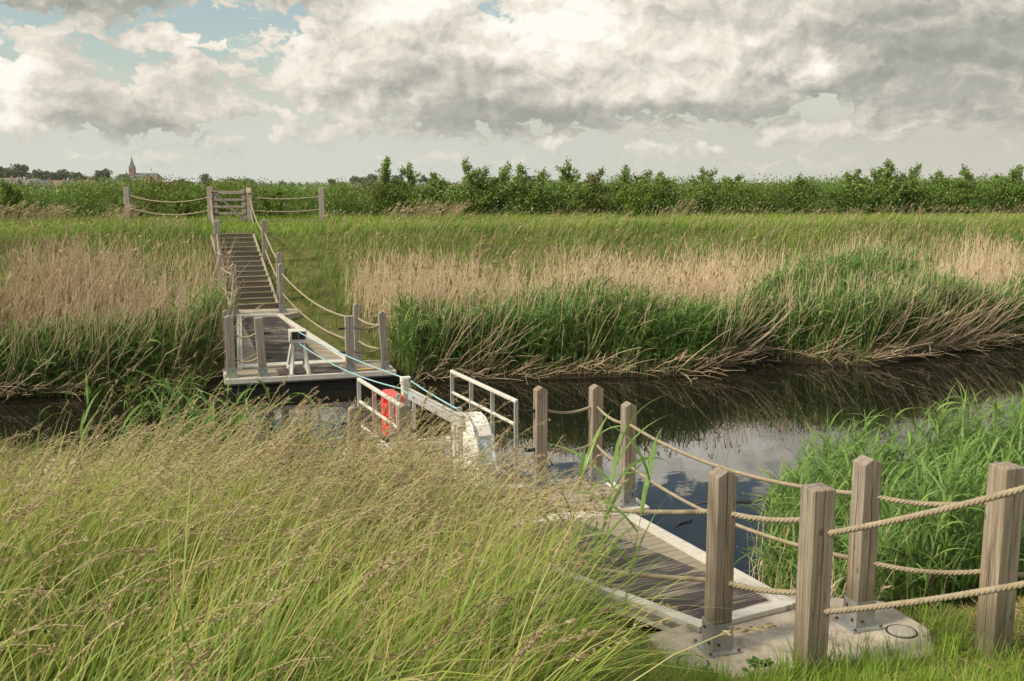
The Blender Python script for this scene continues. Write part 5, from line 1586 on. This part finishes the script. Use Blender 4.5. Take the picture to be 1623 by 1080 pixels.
def church():
    y = 820.; sc = y / 1578
    x = (211 - 811.5) * sc * .988
    t = thing('church', 'brick village church with a tall green spire and long slate nave', 'church', (x, y, .3), 0)
    H = lambda v: CAM_H - .3 + (292 - v) * sc
    tw = 8.0 * sc
    MB().box((0, 0, H(267.5) / 2), (tw, tw, H(267.5))).build('tower', M['brick'], t)
    b = MB(); z = H(267.5)
    b.add([(-tw * .56, -tw * .56, z), (tw * .56, -tw * .56, z), (tw * .56, tw * .56, z), (-tw * .56, tw * .56, z)] + [(math.cos(R(45 + 90 * k)) * tw * .42, math.sin(R(45 + 90 * k)) * tw * .42, H(262)) for k in (2, 3, 0, 1)] + [(0, 0, H(249))],
          [(0, 1, 5, 4), (1, 2, 6, 5), (2, 3, 7, 6), (3, 0, 4, 7), (4, 5, 8), (5, 6, 8), (6, 7, 8), (7, 4, 8)])
    sp = b.build('spire', M['copper'], t)
    MB().tube([(0, 0, H(249.5)), (0, 0, H(246.5))], .12, 6).build('cross', M['slate'], sp)
    for k in (-.22, .22):
        MB().box((tw * k, -tw / 2 - .03, H(271.5)), (tw * .2, .1, 2.0)).build('window', M['glass'], t)
    x0, x1 = 4.0 * sc, 42 * sc; dp = 12.0
    he, hr = H(281.5), H(275)
    MB().box(((x0 + x1) / 2, 1.0, he / 2), (x1 - x0, dp, he)).build('nave', M['brick_tan'], t)
    r = MB(); r.add([(x0, 1 - dp / 2 - .4, he), (x1, 1 - dp / 2 - .4, he), (x1, 1 + dp / 2 + .4, he), (x0, 1 + dp / 2 + .4, he), (x0, 1, hr), (x1 - 2.0, 1, hr)], [(0, 1, 5, 4), (2, 3, 4, 5), (3, 0, 4), (1, 2, 5), (0, 3, 2, 1)])
    r.build('roof', M['slate'], t)
    for k in range(6):
        MB().box((x0 + (x1 - x0) * (k + .7) / 6.4, 1 - dp / 2 - .03, he * .62), (1.2, .1, he * .45)).build('nave_window', M['glass'], t)
    r = MB(); he2, hr2 = H(286), H(279.5); xa, xb = -9.5 * sc, 11 * sc
    r.add([(xa, -8, he2), (xb, -8, he2), (xb, -4, he2), (xa, -4, he2), (xa + 4, -6, hr2), (xb - 3, -6, hr2)], [(0, 1, 5, 4), (2, 3, 4, 5), (3, 0, 4), (1, 2, 5), (0, 3, 2, 1)])
    r.build('annex_roof', M['tile_grey'], t)
    MB().box(((xa + xb) / 2, -6, he2 / 2), (xb - xa - .6, 3.6, he2)).build('annex', M['brick'], t)
    g = MB(); gx = 28 * sc
    g.add([(gx - 2, -dp / 2 + .4, he * .4), (gx + 2, -dp / 2 + .4, he * .4), (gx + 2, -dp / 2 + .4, he), (gx, -dp / 2 + .4, he + 1.8), (gx - 2, -dp / 2 + .4, he), (gx - 2, 0, he * .4), (gx + 2, 0, he * .4), (gx + 2, 0, he), (gx, 0, he + 1.8), (gx - 2, 0, he)],
          [(0, 1, 2, 3, 4), (5, 6, 7, 8, 9), (0, 1, 6, 5), (1, 2, 7, 6), (2, 3, 8, 7), (3, 4, 9, 8), (4, 0, 5, 9)])
    g.build('side_chapel', M['brick'], t)


church()


def water_litter():
    v = Veg()
    xy = scatter(900, -9, 14, 8, 21, lambda x, y: (s_near(x, y) > .3) & (s_far(x, y) < 11.2) & (rng.random(len(x)) < np.interp(s_far(x, y), [0, 6, 11], [.12, .5, 1])))
    n = len(xy); Pc = np.column_stack([xy, np.full(n, .004)])
    a = rng.uniform(0, 6.28, n); r = rng.uniform(.004, .014, n)
    D = np.stack([np.cos(a), np.sin(a), 0 * a], 1) * r[:, None]; S = np.stack([-np.sin(a), np.cos(a), 0 * a], 1) * (r * .6)[:, None]
    v.leaves(Pc, D, S, rng.random(n), np.full(n, .5))
    o = v.build('floating_fluff', M['petal_white']); tag(o, 'pale seed fluff drifting on the dark water', 'fluff', kind='stuff')


m, n_, out_ = new_mat('pale_seed_fluff'); principled(n_, out_, (.6, .56, .46), .9, .1); M['petal_white'] = m
water_litter()
for (x, y, L, a, lb) in [(2.05, 11.2, 1.1, .15, 'dark broken reed stem floating on the open water'), (1.75, 10.35, .5, .9, 'short broken reed floating near the pontoon corner')]:
    mb = MB(); mb.tube([(0, 0, -.004), (L * .4, .03, .012), (L * .75, -.02, .016), (L, .05, .004)], [.007, .009, .008, .004], 6)
    o = mb.build('floating_reed_stem', M['bark']); o.location = (x, y, 0); o.rotation_euler = (0, 0, a); tag(o, lb, 'reed stem')


# ------------------------------------------------------------------ air
def haze():
    o = MB().box((50, 690, 26), (3000, 1620, 58)).build('haze', [])
    m, n, out = new_mat('thin_haze')
    pv = n.new('ShaderNodeVolumePrincipled')
    pv.inputs['Color'].default_value = (.93, .94, .90, 1)
    pv.inputs['Density'].default_value = .00011
    n.l.new(pv.outputs[0], out.inputs['Volume'])
    o.data.materials.append(m)
    tag(o, 'thin pale summer haze over the polder', 'haze', kind='stuff')


haze()
